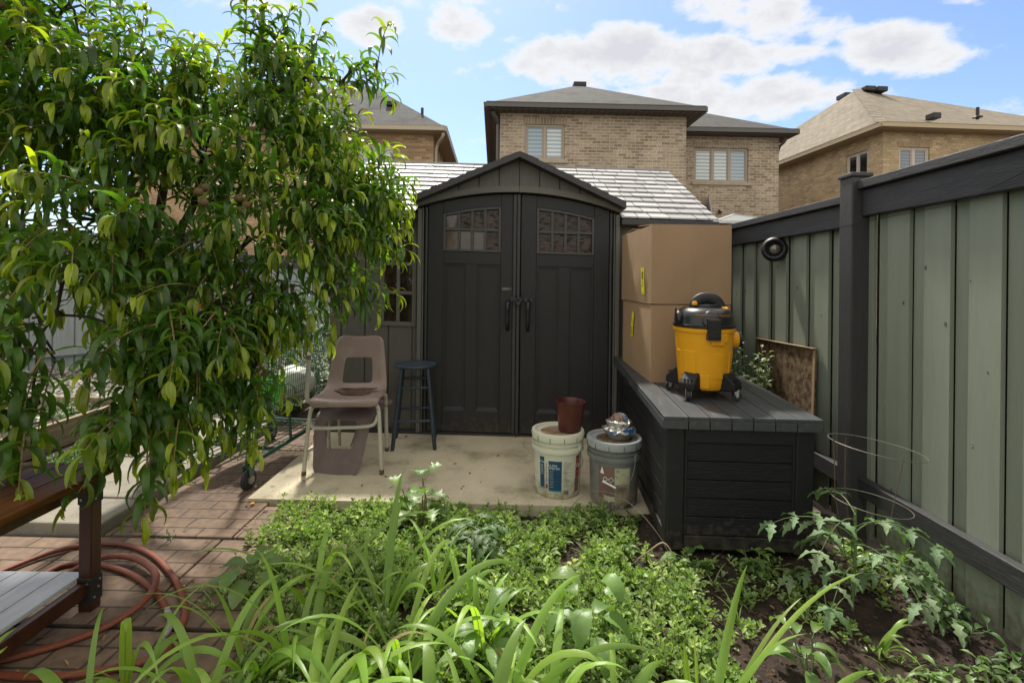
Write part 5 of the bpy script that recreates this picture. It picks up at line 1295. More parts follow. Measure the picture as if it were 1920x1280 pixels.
# ================================================================== peach tree
def in_ell(c, r):
    while True:
        q = Vector((U(-1, 1), U(-1, 1), U(-1, 1)))
        if q.length < 1: return Vector((c[0] + q.x * r[0], c[1] + q.y * r[1], c[2] + q.z * r[2]))
def build_tree():
    random.seed(77)
    bx_, by_ = -2.18, 3.15
    t = thing('peach_tree', 'leafy drooping peach tree with long curled leaves filling the left side', 'tree', (bx_, by_, -.05))
    base = Vector((bx_, by_, -.05)); loc = lambda q: Vector(q) - base
    def LB_(px, py, Y, rx, ry, rd, n): p = at(px, py, Y); return ((p.x, p.y, p.z), (rx * Y / F, rd, ry * Y / F), n)
    lobes = [LB_(*q) for q in ((380, 280, 2.7, 165, 115, .50, 112), (110, 280, 2.55, 165, 120, .50, 104), (90, 80, 2.6, 110, 80, .40, 58), (295, 190, 2.7, 120, 60, .42, 60), (520, 158, 2.9, 68, 52, .32, 40),
             (575, 300, 2.95, 48, 80, .30, 34), (625, 390, 2.95, 40, 55, .28, 24), (270, 450, 2.35, 125, 95, .42, 70), (450, 450, 2.6, 100, 105, .38, 52), (350, 610, 2.25, 85, 80, .32, 40),
             (435, 600, 2.5, 40, 65, .20, 16), (310, 750, 2.1, 40, 55, .18, 13), (40, 425, 2.3, 80, 45, .30, 20), (60, 610, 2.0, 60, 18, .12, 8), (280, 800, 1.95, 15, 20, .08, 3), (640, 165, 3.0, 25, 18, .12, 5),
             (55, 680, 1.85, 50, 22, .12, 9), (430, 680, 2.5, 28, 35, .15, 9), (375, 720, 2.3, 45, 40, .2, 13), (672, 355, 3.0, 22, 50, .12, 9), (655, 455, 2.95, 18, 30, .10, 5), (705, 140, 3.0, 12, 8, .06, 2), (470, 735, 2.5, 14, 14, .1, 4), (130, 20, 2.5, 60, 20, .3, 8), (575, 425, 2.8, 50, 70, .25, 24), (610, 530, 2.85, 28, 40, .12, 10), (480, 570, 2.6, 35, 50, .2, 9), (470, 700, 2.5, 20, 20, .12, 4), (60, 770, 1.85, 35, 25, .1, 6), (525, 560, 2.7, 30, 40, .15, 10), (655, 365, 3.0, 38, 40, .15, 14))]
    limbs = MB()
    fork = Vector((bx_ + .12, by_ - .12, .62))
    def tb(p, q, r0, r1, sag=0.0, n=7, w=.05):
        P = []
        for i in range(n + 1):
            k = i / n; v = p.lerp(q, k); v = v + Vector((noise.noise(v * 3), noise.noise(v * 3 + Vector((9, 0, 0))), 0)) * w * math.sin(PI * k); v.z += sag * math.sin(PI * k); P.append(v)
        limbs.tube([loc(v) for v in P], [r0 + (r1 - r0) * i / n for i in range(n + 1)], 8); return P
    tb(base + Vector((0, 0, -.05)), fork, .075, .055, n=6)
    limbs.tube([loc(base + Vector((0, 0, -.03))), loc(base + Vector((0, 0, .05))), loc(base + Vector((0, 0, .16)))], [.12, .085, .068], 10)
    mains = []
    for c, r, n in lobes[:5] + lobes[6:10]:
        mains += tb(fork, Vector(c) + Vector((0, 0, -.05)), .038, .013, sag=.16, w=.14)[2:]
    for c, r, n in lobes[10:]:
        e = Vector(c) + Vector((0, 0, .03)); nr = min(mains, key=lambda q: (q - e).length); mains += tb(nr, e, .0085, .004, sag=.07, w=.08, n=5)[1:]
    lv = MB(); tw = MB(); tips = []
    for c, r, cnt in lobes:
        C_ = Vector(c)
        for _ in range(int(cnt * .95)):
            p = in_ell(c, r); 
            near = min(mains, key=lambda q: (q - p).length)
            if rnd() < .35: limbs.tube([loc(near), loc(near.lerp(p, .5) + Vector((0, 0, .05))), loc(p)], [.008, .006, .0035], 5)
            rad = (p - Vector((-1.80, 3.0, 1.35))); rad.z *= .35; rad.x *= .55
            d = (rad.normalized() * .8 + rdir() * .55 + Vector((0, 0, .35 if p.z > 1.5 else -.05)))
            if p.z > 2.25: d.z += .18
            d.normalize()
            L_ = U(.20, .36); nn = int(L_ / .020); P = [p]; dr = U(.7, 1.5)
            for i in range(nn):
                P.append(P[-1] + d * (L_ / nn)); d = (d + Vector((0, 0, -1)) * dr / nn * 1.25).normalized()
            tw.tube([loc(q) for q in P[::2]], [.0036 * (1 - .6 * i / len(P[::2])) for i in range(len(P[::2]))], 4, cap=False)
            tone = rnd() * .5
            for i in range(1, nn):
                if i < nn * .3 and rnd() < .6: continue
                tt = P[min(i + 1, nn)] - P[i]; tt.normalize()
                sd_ = tt.cross(Vector((0, 0, 1)));
                if sd_.length < .1: sd_ = Vector((1, 0, 0))
                sd_.normalize(); an = (i * 2.4 + U(-.4, .4))
                o = sd_ * math.cos(an) + sd_.cross(tt) * math.sin(an)
                dd = (o * .9 + tt * U(.2, .7) + Vector((0, 0, U(-.15, .55)))).normalized()
                ln = U(.115, .190) * (1 - .35 * (i / nn) ** 3)
                a = tone * .8 + rnd() * .3 + (.30 if i > nn - 4 else 0)
                leaf(lv, loc(P[i]), dd, (0, 0, 1), ln, ln * U(.185, .25), droop=U(.2, 1.3), fold=U(.10, .35), n=7, a=a, wavy=.05, curl=U(.7, 3.1))
            for k in range(3):
                leaf(lv, loc(P[-1]), (d + rdir() * .5).normalized(), (0, 0, 1), U(.07, .12), .026, droop=.6, fold=.3, n=6, a=.75 + rnd() * .2, curl=U(.5, 2.5))
            tips.append(P[0])
    dl = MB()
    for q in random.sample(tips, 46): leaf(dl, loc(q) + Vector((U(-.1, .1), U(-.1, .1), U(-.1, .05))), rdir(), (0, 0, 1), U(.06, .12), .022, droop=1, fold=.5, n=5, a=rnd(), curl=U(1, 3), wavy=.2)
    dl.build('withered_leaves', mat('withered_leaf', (.34, .10, .02), .7, attr=.4, trans=.3, c3=(.42, .28, .04)), t, attr=True)
    limbs.build('trunk', M_bark, t, smooth=60)
    tw.build('twigs', M_twig, t)
    cr = lv.build('crown', M_leaf, t, attr=True, smooth=80)
    for px, py, d in ((372, 360, 2.15), (385, 352, 2.2), (382, 380, 2.16), (448, 372, 2.3), (462, 385, 2.3), (455, 395, 2.28), (4, 12, 2.3)):
        p = loc(at(px, py, d)); m = MB(); rr_ = .019
        m.lathe([(0, -rr_)] + [(rr_ * math.sin(a), -rr_ * math.cos(a)) for a in [PI * k / 9 for k in range(1, 9)]] + [(0, rr_ * .9)], 14, M=T(p)); m.tube([p + Vector((0, 0, rr_)), p + Vector((.01, .02, .06))], .002, 4); m.build('peach', M_fruit, t, smooth=60)
build_tree()
# a few bare reaching shoots above the crown
# ================================================================== low bench table
TB = thing('low_table', 'varnished brown slatted low table with black corner brackets and grey washed shelf', 'table', (-1.80, 1.40, 0))
TXr, TYf, TH = -1.500, 1.955, .520
ox, oy = -1.80, 1.40
m = MB(T(-ox, -oy, 0)); x = -2.12
n = 6; pw = (TXr - x) / n
for k in range(n): m.bx(x + k * pw + .0015, x + (k + 1) * pw - .0015, .85, TYf, TH - .024, TH - .0005 * (k % 2))
m.build('table_top', M_table, TB, bevel=.003)
m = MB(T(-ox, -oy, 0)); m.bx(TXr - .075, TXr - .045, .90, TYf - .09, TH - .075, TH - .0245); m.bx(-2.06, -2.03, .90, TYf - .09, TH - .075, TH - .0245); m.bx(-2.03, TXr - .075, TYf - .075, TYf - .05, TH - .075, TH - .0245); m.build('apron', M_tleg, TB, bevel=.003)
for x in (TXr - .088, -2.065):
    for y in (TYf - .088, .90):
        m = MB(T(-ox, -oy, 0)); m.bx(x, x + .048, y, y + .048, gz(x) - .022, TH - .0246); lg = m.build('leg', M_tleg, TB, bevel=.004)
        for z0, z1 in ((TH - .125, TH - .027), (.03, .125)):
            m = MB(T(-ox, -oy, 0)); m.bx(x - .003, x + .051, y - .003, y + .051, z0, z1)
            br_ = m.build('corner_bracket', M_blackm, lg, bevel=.003)
            m = MB(T(-ox, -oy, 0))
            for a, zz in ((.012, z0 + .02), (.036, z1 - .02), (.03, z0 + .05)):
                m.lathe([(.005, 0), (.0045, .003), (0, .004)], 10, M=T(x + a, y - .003, zz) @ RX(PI / 2)); m.lathe([(.005, 0), (.0045, .003), (0, .004)], 10, M=T(x + .051, y + a, zz) @ RY(PI / 2))
            m.build('bolt', M_steel, br_)
m = MB(T(-ox, -oy, 0)); m.bx(TXr - .082, TXr - .052, .948, TYf - .092, .058, .112); m.bx(-2.055, -2.025, .948, TYf - .092, .058, .112); m.build('shelf_rail', M_tleg, TB, bevel=.003)
m = MB(T(-ox, -oy, 0)); x = -2.02; xe = TXr - .088; n = 5; pw = (xe - x) / n
for k in range(n): m.bx(x + k * pw + .002, x + (k + 1) * pw - .002, .93, TYf - .05, .1125, .128)
m.build('shelf', M_shelf, TB, bevel=.002)
# ================================================================== hose
def hp(px, py, z=.0): return floor(px, py, z - .022 + .013)
m = MB()
P = [hp(-60, 1100), hp(0, 1072), hp(90, 1037), hp(160, 1021), hp(230, 1020), hp(285, 1040), hp(325, 1082, .0), hp(345, 1130), hp(345, 1160), hp(325, 1200), hp(300, 1228), hp(235, 1248), hp(150, 1262), hp(60, 1268), hp(-20, 1262)]
m.tube(spline(P, 8), .0125, 10, flat=.8)
P = [hp(40, 1140), hp(100, 1092), hp(150, 1062), hp(200, 1043, .02), hp(250, 1045, .02), hp(285, 1066, .02), hp(292, 1090, .02), hp(275, 1120, .025), hp(240, 1150, .01), hp(190, 1178), hp(120, 1205), hp(30, 1230), hp(-60, 1250)]
m.tube(spline(P, 8), .0135, 10, flat=.8)
P = [hp(60, 1090, .01), hp(110, 1062), hp(160, 1055), hp(205, 1062), hp(250, 1078), hp(290, 1108, .0), hp(313, 1142)]
m.tube(spline(P, 8), .0125, 10, flat=.85)
o = m.build('hose_tube', M_hose, None, smooth=60)
HS = thing('garden_hose', 'red garden hose lying in loose coils on the brick pavers', 'hose', o.location); o.parent = HS; o.location = (0, 0, 0)
m = MB(T(-HS.location)); m.tube(spline([hp(313, 1142), hp(319, 1160), hp(316, 1180), hp(302, 1200)], 6), .0105, 10); m.build('taped_end', mat('silver_tape', (.42, .41, .38), .5, c2=(.16, .14, .12), nscale=90, bump=.5), HS, smooth=60)

# ================================================================== shopping cart
CT = thing('shopping_cart', 'green wire shopping cart half hidden by leaves left of the shed', 'shopping cart', (-1.50, 2.93, gz(-1.5) - .022), R(-9))
m = MB(); nb = .40; 
def bk(u, v, z):   # basket surface: u across (-.5..0), v along (0..1)
    k = (z - .38) / .45; w0 = .20 + .05 * k - .03 * v; cx = -.275; y = .13 - .06 * k + v * (.80 + .05 * k); return Vector((cx + u * 2 * w0, y, z + .02 * v * (1 - k)))
zs = [.38 + i * .05 for i in range(10)]
for z in zs:
    big = z in (zs[0], zs[-1], zs[5])
    m.tube([bk(-.5, 0, z), bk(.5, 0, z), bk(.5, 1, z), bk(-.5, 1, z)], .006 if z == zs[-1] else (.0036 if big else .0022), 5, closed=True)
for i in range(32):
    v = i / 31
    m.tube([bk(-.5, v, zs[-1]), bk(-.5, v, .38), bk(.5, v, .38), bk(.5, v, zs[-1])], .0021, 4)
for i in range(1, 15):
    u = -.5 + i / 15
    m.tube([bk(u, 0, zs[-1]), bk(u, 0, .38), bk(u, 1, .38), bk(u, 1, zs[-1])], .0021, 4)
m.build('basket', M_cart, CT)
m = MB()
for s in (0, 1):
    x = -.035 if s == 0 else -.515
    m.tube(spline([(x, .06, .86), (x, .055, .60), (x, .05, .38), (x + (-.0 if s == 0 else 0), .03, .22), (x, .02, .165), (x, .06, .150), (x + (.0 if s == 0 else 0), .30, .155), (x + (-.03 if s == 0 else .03), .90, .165)], 6), .0135, 8)
    m.tube([(x, .45, .16), (x + (-.02 if s == 0 else .02), .46, .38)], .009, 8)
m.tube([(-.035, .30, .155), (-.515, .30, .155)], .008, 6); m.tube([(-.065, .90, .165), (-.485, .90, .165)], .009, 6)
for k in range(9):
    x = -.07 - k * .05; m.tube([(x, .05, .16), (x * .95 - .01, .88, .168)], .003, 5)
for k in range(6): m.tube([(-.05, .1 + k * .15, .163), (-.50, .1 + k * .15, .163)], .003, 5)
m.build('frame', M_cart, CT, smooth=60)
m = MB(); m.tube(spline([(-.035, .06, .84), (-.035, -.02, .92), (-.04, -.07, .95), (-.51, -.07, .95), (-.515, -.02, .92), (-.515, .06, .84)], 5), .010, 8); m.build('handle', M_cart, CT, smooth=60)
for x, y in ((-.035, .03), (-.515, .03), (-.08, .88), (-.47, .88)):
    m = MB(); m.prism([(-.03, .15), (.03, .15), (.012, .045), (-.012, .045)], -.022, -.017, M=T(x, y, 0) @ RZ(PI / 2)); m.prism([(-.03, .15), (.03, .15), (.012, .045), (-.012, .045)], .017, .022, M=T(x, y, 0) @ RZ(PI / 2)); fk = m.build('caster_fork', M_cart, CT, bevel=.002)
    m = MB(); m.lathe([(.02, -.013), (.055, -.013), (.060, -.008), (.060, .008), (.055, .013), (.02, .013)], 28, M=T(x, y, .060) @ RY(PI / 2)); m.build('wheel', M_rub, fk, smooth=35)
    m = MB(); m.lathe([(.0, -.024), (.024, -.024), (.024, .024), (0, .024)], 16, M=T(x, y, .060) @ RY(PI / 2)); m.build('hub', M_bgrey, fk, smooth=35)
CM = T(CT.location) @ RZ(R(-9))
q = CM @ Vector((-.22, .50, .392)); G = thing('plastic_tub', 'bright green plastic tub inside the green wire cart', 'tub', q)
m = MB(); m.lathe([(.065, 0), (.07, .003), (.088, .16), (.095, .163), (.095, .172), (.086, .172), (.068, .01), (0, .009)], 28); m.build('tub_shell', M_gtub, G, smooth=35)
q = CM @ Vector((-.20, .74, .395)); m = MB(); m.w = lambda p: tuple(p + Vector((noise.noise(p * 9), noise.noise(p * 9 + Vector((4, 0, 0))), noise.noise(p * 9 + Vector((0, 4, 0))))) * .05)
m.lathe([(.0, 0)] + [(.120 * math.sin(a) ** .7, .105 - .105 * math.cos(a)) for a in [PI * k / 14 for k in range(1, 14)]] + [(0, .215)], 30, M=T(q) @ Matrix.Diagonal((1, 1.25, .95, 1))); tag(m.build('plastic_bag', M_bag, smooth=70), 'crumpled white plastic bag inside the green wire cart', 'bag')
q = CM @ Vector((-.28, .45, .57)); m = MB(); m.w = lambda p: tuple(p + rdir() * .006)
m.lathe([(0, 0)] + [(.06 * math.sin(a), .035 - .035 * math.cos(a)) for a in [PI * k / 8 for k in range(1, 8)]] + [(0, .07)], 14, M=T(q)); tag(m.build('purple_cloth', M_mag), 'small bunched magenta cloth on top of the things in the cart', 'cloth')
m = MB(); q = CM @ Vector((-.40, .45, .395))
random.seed(2); m.w = lambda p: tuple(p + Vector((0, 0, .012 * noise.noise(p * 30))))
m.lathe([(0, 0), (.14, .0), (.15, .05), (.13, .10), (.07, .13), (0, .14)], 20, M=T(q) @ Matrix.Diagonal((.62, 1.6, .9, 1))); tag(m.build('dark_sack', mat('dark_sack_cloth', (.03, .045, .035), .8, bump=.4), smooth=60), 'dark green sack slumped in the left part of the cart', 'sack')

# ================================================================== tomato cage
TC = thing('tomato_cage', 'thin wire tomato cage with two tilted rings beside the right fence', 'plant support', (1.53, 2.12, -.07))
m = MB(); ring = lambda r_, z, tx, cx=0: [(cx + r_ * math.cos(a), r_ * .98 * math.sin(a), z - tx * r_ * math.cos(a)) for a in [2 * PI * i / 40 for i in range(40)]]
m.tube(ring(.172, .628, .13), .0018, 6, closed=True); a = m.build('ring', M_wirep, TC)
m = MB(); m.tube(ring(.145, .395, .12, -.02), .0018, 6, closed=True); m.build('ring', M_wirep, TC)
for an, l in ((R(178), .66), (R(20), .60), (R(95), .63)):
    c, s = math.cos(an), math.sin(an); m = MB(); m.tube([(c * .173, s * .17, l - .13 * .17 * c - .02), (c * .145 - .02, s * .145, .395 - .12 * .155 * c), (c * .06 - .03, s * .06, .0)], .0019, 5); m.build('stake', M_rust, TC)

# ================================================================== plants
def sz_(x, y):
    z = -.045 + gz(x) - .012
    if -1.6 < x < 2 and 1.1 < y < 3.1:
        q = Vector((x, y, 0)); z += .028 * noise.noise(q * 3.1) + .022 * noise.noise(q * 8.3 + Vector((3, 1, 0)))
    return z
def gc_density(x, y):
    right = .66 + .16 * noise.noise(Vector((y * 2, 7, 0))) + (.10 if y < 2.3 else -.08)
    left = -1.22 if y > 2.35 else (-1.05 if y > 1.9 else -.85)
    if y > 2.80: return 0
    if left < x < right: return 1.0 if x < right - .25 else .75
    if x >= right:
        k = noise.noise(Vector((x * 3.2, y * 3.2, 1.5)))
        base = .75 if (x < 1.3 and y > 2.05 and y < 2.38) else .0
        return max(0, base + k * 1.7 - .10 * (x - right)) * .55
    return max(0, .4 - (left - x) * 5) if x < -1.2 or y > 2.35 else max(0, .5 - (left - x) * 3)
def sprig(m, st, p, h, lean, kind=0):
    tip = p + Vector((lean.x, lean.y, h)); up = (tip - p).normalized()
    st.tube([p, p.lerp(tip, .5) + Vector((0, 0, .004)), tip], [.0018, .0014, .0009], 3, cap=False)
    n = max(2, int(h / .020)); a0 = U(0, 6); tone = rnd() * .6
    for k in range(n):
        f = (k + .6) / n; q = p.lerp(tip, f); cnt = 3 if k < n - 1 else 5
        for j in range(cnt):
            a = a0 + k * 1.3 + j * 2 * PI / cnt + U(-.3, .3); el = U(.05, .6) + (.5 if k == n - 1 else 0)
            d = Vector((math.cos(a) * math.cos(el), math.sin(a) * math.cos(el), math.sin(el)))
            L_ = U(.018, .033) * (1.15 if k < n - 1 else .8); x = d.cross(Vector((0, 0, 1))).normalized(); w = L_ * .26; nn = x.cross(d) * w * .5
            b0 = q + d * .003; m.add([b0, b0 + d * L_ * .45 - x * w * .8 + nn, b0 + d * L_ * .85 - x * w * .9 + nn, b0 + d * L_ - d.cross(x) * .0, b0 + d * L_ * .85 + x * w * .9 + nn, b0 + d * L_ * .45 + x * w * .8 + nn],
                  [(0, 1, 2, 3), (0, 3, 4, 5)], 0, min(1, tone + rnd() * .4))
def build_cover():
    random.seed(21)
    m = MB(); st = MB(); n = 0; tries = 0
    while n < 3600 and tries < 60000:
        tries += 1
        x, y = U(-1.4, 1.72), 1.28 + 1.5 * rnd() ** .9
        d = gc_density(x, y)
        if rnd() > d: continue
        if .70 < x < 1.5 and y > 2.37: continue
        thin = noise.noise(Vector((x * 5, y * 5, 3)))
        if thin < -.32: continue
        h = U(.035, .105) * (1.0 if d > .6 else .38) + (.02 * thin if d > .6 else 0)
        if rnd() < .05:
            hh = U(.02, .08); tn = rnd()
            for j in range(6):
                aa = j * 2.4; leaf(m, (x, y, sz_(x, y) + hh * (.5 + j * .1)), (math.cos(aa), math.sin(aa), U(.2, 1)), (0, 0, 1), U(.035, .07), U(.018, .034), droop=1.3, n=5, a=tn * .4, curl=.3, teeth=.15)
        elif rnd() < .05:
            for j in range(4): leaf(m, (x, y, sz_(x, y)), (U(-.6, .6), U(-.6, .6), 1), (0, 0, 1), U(.08, .16), .006, droop=1.6, n=6, a=rnd() * .5)
        sprig(m, st, Vector((x, y, sz_(x, y) - .004)), max(.02, h), Vector((U(-.02, .02), U(-.025, .015), 0))); n += 1
    o = m.build('ground_cover', M_gcov, attr=True); stuff(o, 'low bright green fleshy weeds carpeting the garden bed', 'ground cover')
    o = st.build('ground_cover_stems', M_stem); stuff(o, 'thin reddish stems under the low green weeds', 'ground cover')
    # clover and litter strip left of the grey slabs, inside the raised bed
    m = MB()
    random.seed(8)
    for _ in range(900):
        x = U(-3.2, -2.6); y = U(2.9, 4.6)
        if noise.noise(Vector((x * 3, y * 3, 0))) < -.15: continue
        for j in range(4): leaf(m, (x, y, -.04 + gz(x) + .01), Vector((U(-1, 1), U(-1, 1), U(.3, 1.6))), (0, 0, 1), U(.03, .07), U(.015, .03), droop=1.5, n=3, a=rnd())
    for _ in range(240):
        x = U(-4.6, -3.3); y = U(2.5, 4.3)
        if noise.noise(Vector((x * 4, y * 4, 5))) < 0: continue
        for j in range(5): leaf(m, (x, y, .085 + gz(x)), Vector((U(-1, 1), U(-1, 1), U(.3, 1.6))), (0, 0, 1), U(.03, .08), U(.015, .03), droop=1.5, n=3, a=rnd())
    for _ in range(200):
        x = U(-1.95, -1.45); y = random.choice((2.42, 3.04, 3.66, 4.28)) + U(-.012, .012)
        leaf(m, (x, y, -.04 + gz(x)), Vector((U(-1, 1), U(-1, 1), U(.3, 1.2))), (0, 0, 1), U(.02, .05), U(.008, .015), droop=1.5, n=3, a=rnd())
    stuff(m.build('path_weeds', M_dlf, attr=True), 'low green weeds between the raised bed and the grey slabs', 'weeds')
build_cover()
# broad grass
def blade(m, rb, p, az, L_, W_, lean, droop, a):
    d = Vector((math.cos(az) * lean, math.sin(az) * lean, 1)).normalized(); n = 13; st = L_ / n; x = d.cross(Vector((math.cos(az + .3), math.sin(az + .3), 0))).normalized(); tw = U(-.06, .06); vs = []; rv = []
    q = Vector(p)
    for i in range(n + 1):
        t = i / n; w = W_ / 2 * min(1, .45 + t * 2.2) * (1 - t ** 3.2) ** .8; nn = x.cross(d).normalized(); f = .28
        vs += [q - x * w + nn * w * f, q, q + x * w + nn * w * f] if nn.z > -2 else []
        rv += [q - x * w * .09 + nn * (w * .09 * f + .0012), q + x * w * .09 + nn * (w * .09 * f + .0012)]
        q = q + d * st; d = (d + Vector((math.cos(az) * .25, math.sin(az) * .25, -1)) * droop * (t ** 1.2) * 2.0 / n).normalized(); x = (x - d * x.dot(d)).normalized(); x = (Matrix.Rotation(tw, 3, d) @ x)
    fs = []
    for i in range(n): o = 3 * i; fs += [(o, o + 1, o + 4, o + 3), (o + 1, o + 2, o + 5, o + 4)]
    m.add(vs, fs, 0, a); rb.add(rv, [(2 * i, 2 * i + 1, 2 * i + 3, 2 * i + 2) for i in range(n)], 0, a)
GG = 'broad bladed grass clumps along the near edge of the bed'
GL = 'tall broad bladed grass clump arching up at the bottom edge of the garden bed'
def clump(x, y, nb, L_, W_, seed, lab=GL, azr=None, lean=(.25, .9), droop=(1.5, 3.6), grp=GG):
    random.seed(seed)
    t = thing('grass_clump', lab, 'grass', (x, y, sz_(x, y)), 0, grp)
    m = MB(); rb = MB()
    for k in range(nb):
        az = U(*azr) if azr else U(0, 2 * PI); blade(m, rb, (U(-.02, .02), U(-.02, .02), 0), az, L_ * U(.5, 1.15), W_ * U(.45, 1.15), U(*lean), U(*droop), rnd())
    if seed % 2 == 0:
        db = MB(); r2 = MB()
        for k in range(3): blade(db, r2, (U(-.02, .02), U(-.02, .02), 0), U(0, 6.3), L_ * U(.3, .6), W_ * .5, U(.6, 1.1), U(2, 4), rnd())
        db.build('dry_blades', M_straw, t, attr=True)
    m.build('blades', M_grass, t, attr=True, smooth=80); rb.build('midribs', M_rib, t)
for i, (x, y, nb, L_, W_) in enumerate([(-.55, 1.16, 7, .46, .048), (-.20, 1.12, 7, .44, .050), (-.90, 1.20, 7, .42, .046), (.10, 1.40, 6, .40, .036), (-.48, 1.62, 7, .52, .036), (-.80, 1.58, 6, .50, .034), (-.10, 1.72, 6, .44, .030), (-1.42, 1.20, 6, .36, .040), (-1.15, 1.55, 6, .44, .030), (-.40, 1.22, 7, .42, .044), (-.05, 1.22, 7, .40, .044), (.30, 1.45, 6, .42, .034), (-.72, 1.26, 7, .44, .044), (-.30, 2.02, 7, .44, .022), (-1.30, 1.22, 7, .42, .036), (-1.08, 1.30, 8, .50, .034), (-.86, 1.42, 7, .52, .036), (-.66, 1.60, 8, .62, .032), (-.74, 1.95, 8, .58, .026), (-.55, 1.36, 8, .50, .038), (-.46, 1.86, 9, .58, .028),
        (-.34, 1.62, 8, .60, .032), (-.22, 1.34, 8, .50, .040), (-.16, 1.90, 7, .44, .026), (-.02, 1.50, 7, .50, .034), (.14, 1.30, 6, .42, .036), (-.92, 1.74, 5, .50, .028), (-.60, 2.12, 5, .46, .022)]):
    clump(x, y, nb, L_, W_, 100 + i)
clump(.62, 1.50, 4, .56, .026, 301, 'tall young corn like shoot with bright leaning blades on the bare soil', azr=(-.1, .9), lean=(.45, .8), droop=(.6, 1.5), grp=None)
clump(.52, 1.42, 3, .36, .030, 302, 'short broad pale blades left of the leaning corn like shoot', azr=(1.2, 2.6), lean=(.1, .3), droop=(.2, .5), grp=None)
clump(.80, 1.40, 3, .30, .030, 305, 'low arching broad blades at the bottom right of the leaning corn like shoot', azr=(-.6, .6), lean=(.5, .8), droop=(1.2, 1.8), grp=None)
clump(1.32, 1.82, 7, .17, .016, 303, 'small narrow bladed grass tuft between the tomato and pepper plants', lean=(.3, .9), grp=None)
clump(1.74, 2.28, 9, .24, .012, 304, 'thin yellow green grass tuft growing against the foot of the fence', lean=(.1, .5), grp=None)
# leafy plants
def plant(name, lab, cat, x, y, h, stems, leaves, L_, W_, mt, seed, teeth=0.0, nseg=6, droop=1.6, z=None, up=.3, grp=None, spread=.25, wavy=.04, stemm=None, fold=.2, prof=None):
    random.seed(seed)
    z = sz_(x, y) if z is None else z
    t = thing(name, lab, cat, (x, y, z), 0, grp); m = MB(); st = MB()
    for s in range(stems):
        a = 2 * PI * s / stems + U(-.4, .4); hh = h * U(.7, 1.0) if s else h; e = Vector((math.cos(a) * spread * h * (s > 0), math.sin(a) * spread * h * (s > 0), hh))
        pts = [Vector((0, 0, -.01)), e * .5 + Vector((math.cos(a), math.sin(a), 0)) * spread * h * .2, e]; st.tube(spline(pts, 4), [.0035, .0035, .0033, .003, .0028, .0026, .0023, .002, .0018], 6)
        for k in range(leaves):
            f = .25 + .75 * (k + .5) / leaves; q = pts[0].lerp(e, f); az = k * 2.4 + s + U(-.3, .3); d = Vector((math.cos(az), math.sin(az), up + .6 * (f > .85)))
            d.normalize(); pe = U(.2, .5) * L_; b = q + d * pe; st.tube([q, b], .0012, 4, cap=False)
            leaf(m, b, d, (0, 0, 1), L_ * U(.7, 1.1) * (1 - .35 * (f > .9)), W_ * U(.8, 1.1), droop=droop * U(.7, 1.3), fold=fold, n=nseg, a=rnd(), teeth=teeth, wavy=wavy, prof=prof)
    m.build('foliage', mt, t, attr=True, smooth=70); st.build('stem', stemm or M_gstem, t); return t
lobed = lambda t: max(0, (1 - abs(t - .42) * 1.55)) * (1 + .28 * math.sin(t * 30))
p = floor(797, 975, -.05)
plant('lobed_weed', 'tall weed with jagged lobed leaves on forked dark stems before the concrete pad', 'plant', p.x, 2.60, .275, 4, 4, .130, .100, M_pepp, 41, teeth=.35, nseg=9, droop=1.1, spread=.42, stemm=M_stem, prof=lobed, up=.25)
def compound(name, lab, cat, x, y, seed, fronds, st_h, fl=.26, mt=M_toma, dirs=None):
    random.seed(seed); t = thing(name, lab, cat, (x, y, sz_(x, y))); m = MB(); st = MB()
    st.tube(spline([(0, 0, -.01), (.01, 0, st_h * .5), (.015, .01, st_h)], 5), .0055, 8)
    for k in range(fronds):
        f = .25 + .75 * k / fronds; az = dirs[k % len(dirs)] + U(-.2, .2) if dirs else k * 2.4; d = Vector((math.cos(az), math.sin(az), U(.35, .9))).normalized(); q = Vector((.01, 0, st_h * f)); n = 7; L_ = fl * U(.75, 1.1); P = [q]
        for i in range(n): P.append(P[-1] + d * L_ / n); d = (d + Vector((0, 0, -.20))).normalized()
        st.tube(P, [.003 - .0003 * i for i in range(n + 1)], 5)
        for i in range(3, n + 1, 2):
            tt = (P[i] - P[i - 1]).normalized(); sd_ = tt.cross(Vector((0, 0, 1))).normalized()
            big = True
            for s in (-1, 1):
                ll = (.088 if big else .03) * U(.8, 1.15); leaf(m, P[i], (sd_ * s + tt * .5 + Vector((0, 0, .1))), (0, 0, 1), ll, ll * .44, droop=1.3, fold=.15, n=8, a=rnd(), teeth=.38, wavy=.05, prof=lobed)
        leaf(m, P[-1], (P[-1] - P[-2]), (0, 0, 1), .085, .05, droop=1.2, n=8, a=rnd(), teeth=.38, prof=lobed)
    m.build('foliage', mt, t, attr=True, smooth=70); st.build('stem', M_gstem, t)
compound('tomato_plant', 'tomato plant with blue green lobed leaves inside the wire cage', 'plant', 1.39, 2.05, 51, 13, .41, .31, dirs=(3.0, .2, -.9, -2.4, 1.6, -.3, 2.6, -1.6))
compound('tomato_plant', 'smaller tomato plant low against the fence behind the cage', 'plant', 1.62, 2.14, 52, 7, .15, .20, dirs=(.2, -1.2, 3.0, 1.5, -.5))
compound('feathery_weed', 'feathery fern leaved weed standing in the middle of the ground cover', 'plant', -.16, 2.36, 53, 12, .14, .15, mt=M_dlf)
plant('pepper_plant', 'young pepper plant with smooth drooping leaves on bare soil at the bottom right', 'plant', .99, 1.66, .155, 3, 5, .105, .045, M_pepp, 61, droop=1.8, spread=.35, wavy=.03)
plant('nettle_plant', 'big leaved serrated green plant among the low weeds at the lower centre', 'plant', .27, 1.72, .27, 1, 11, .155, .095, M_pepp, 62, teeth=.14, nseg=13, droop=2.6, spread=.2, fold=.12, wavy=.03)
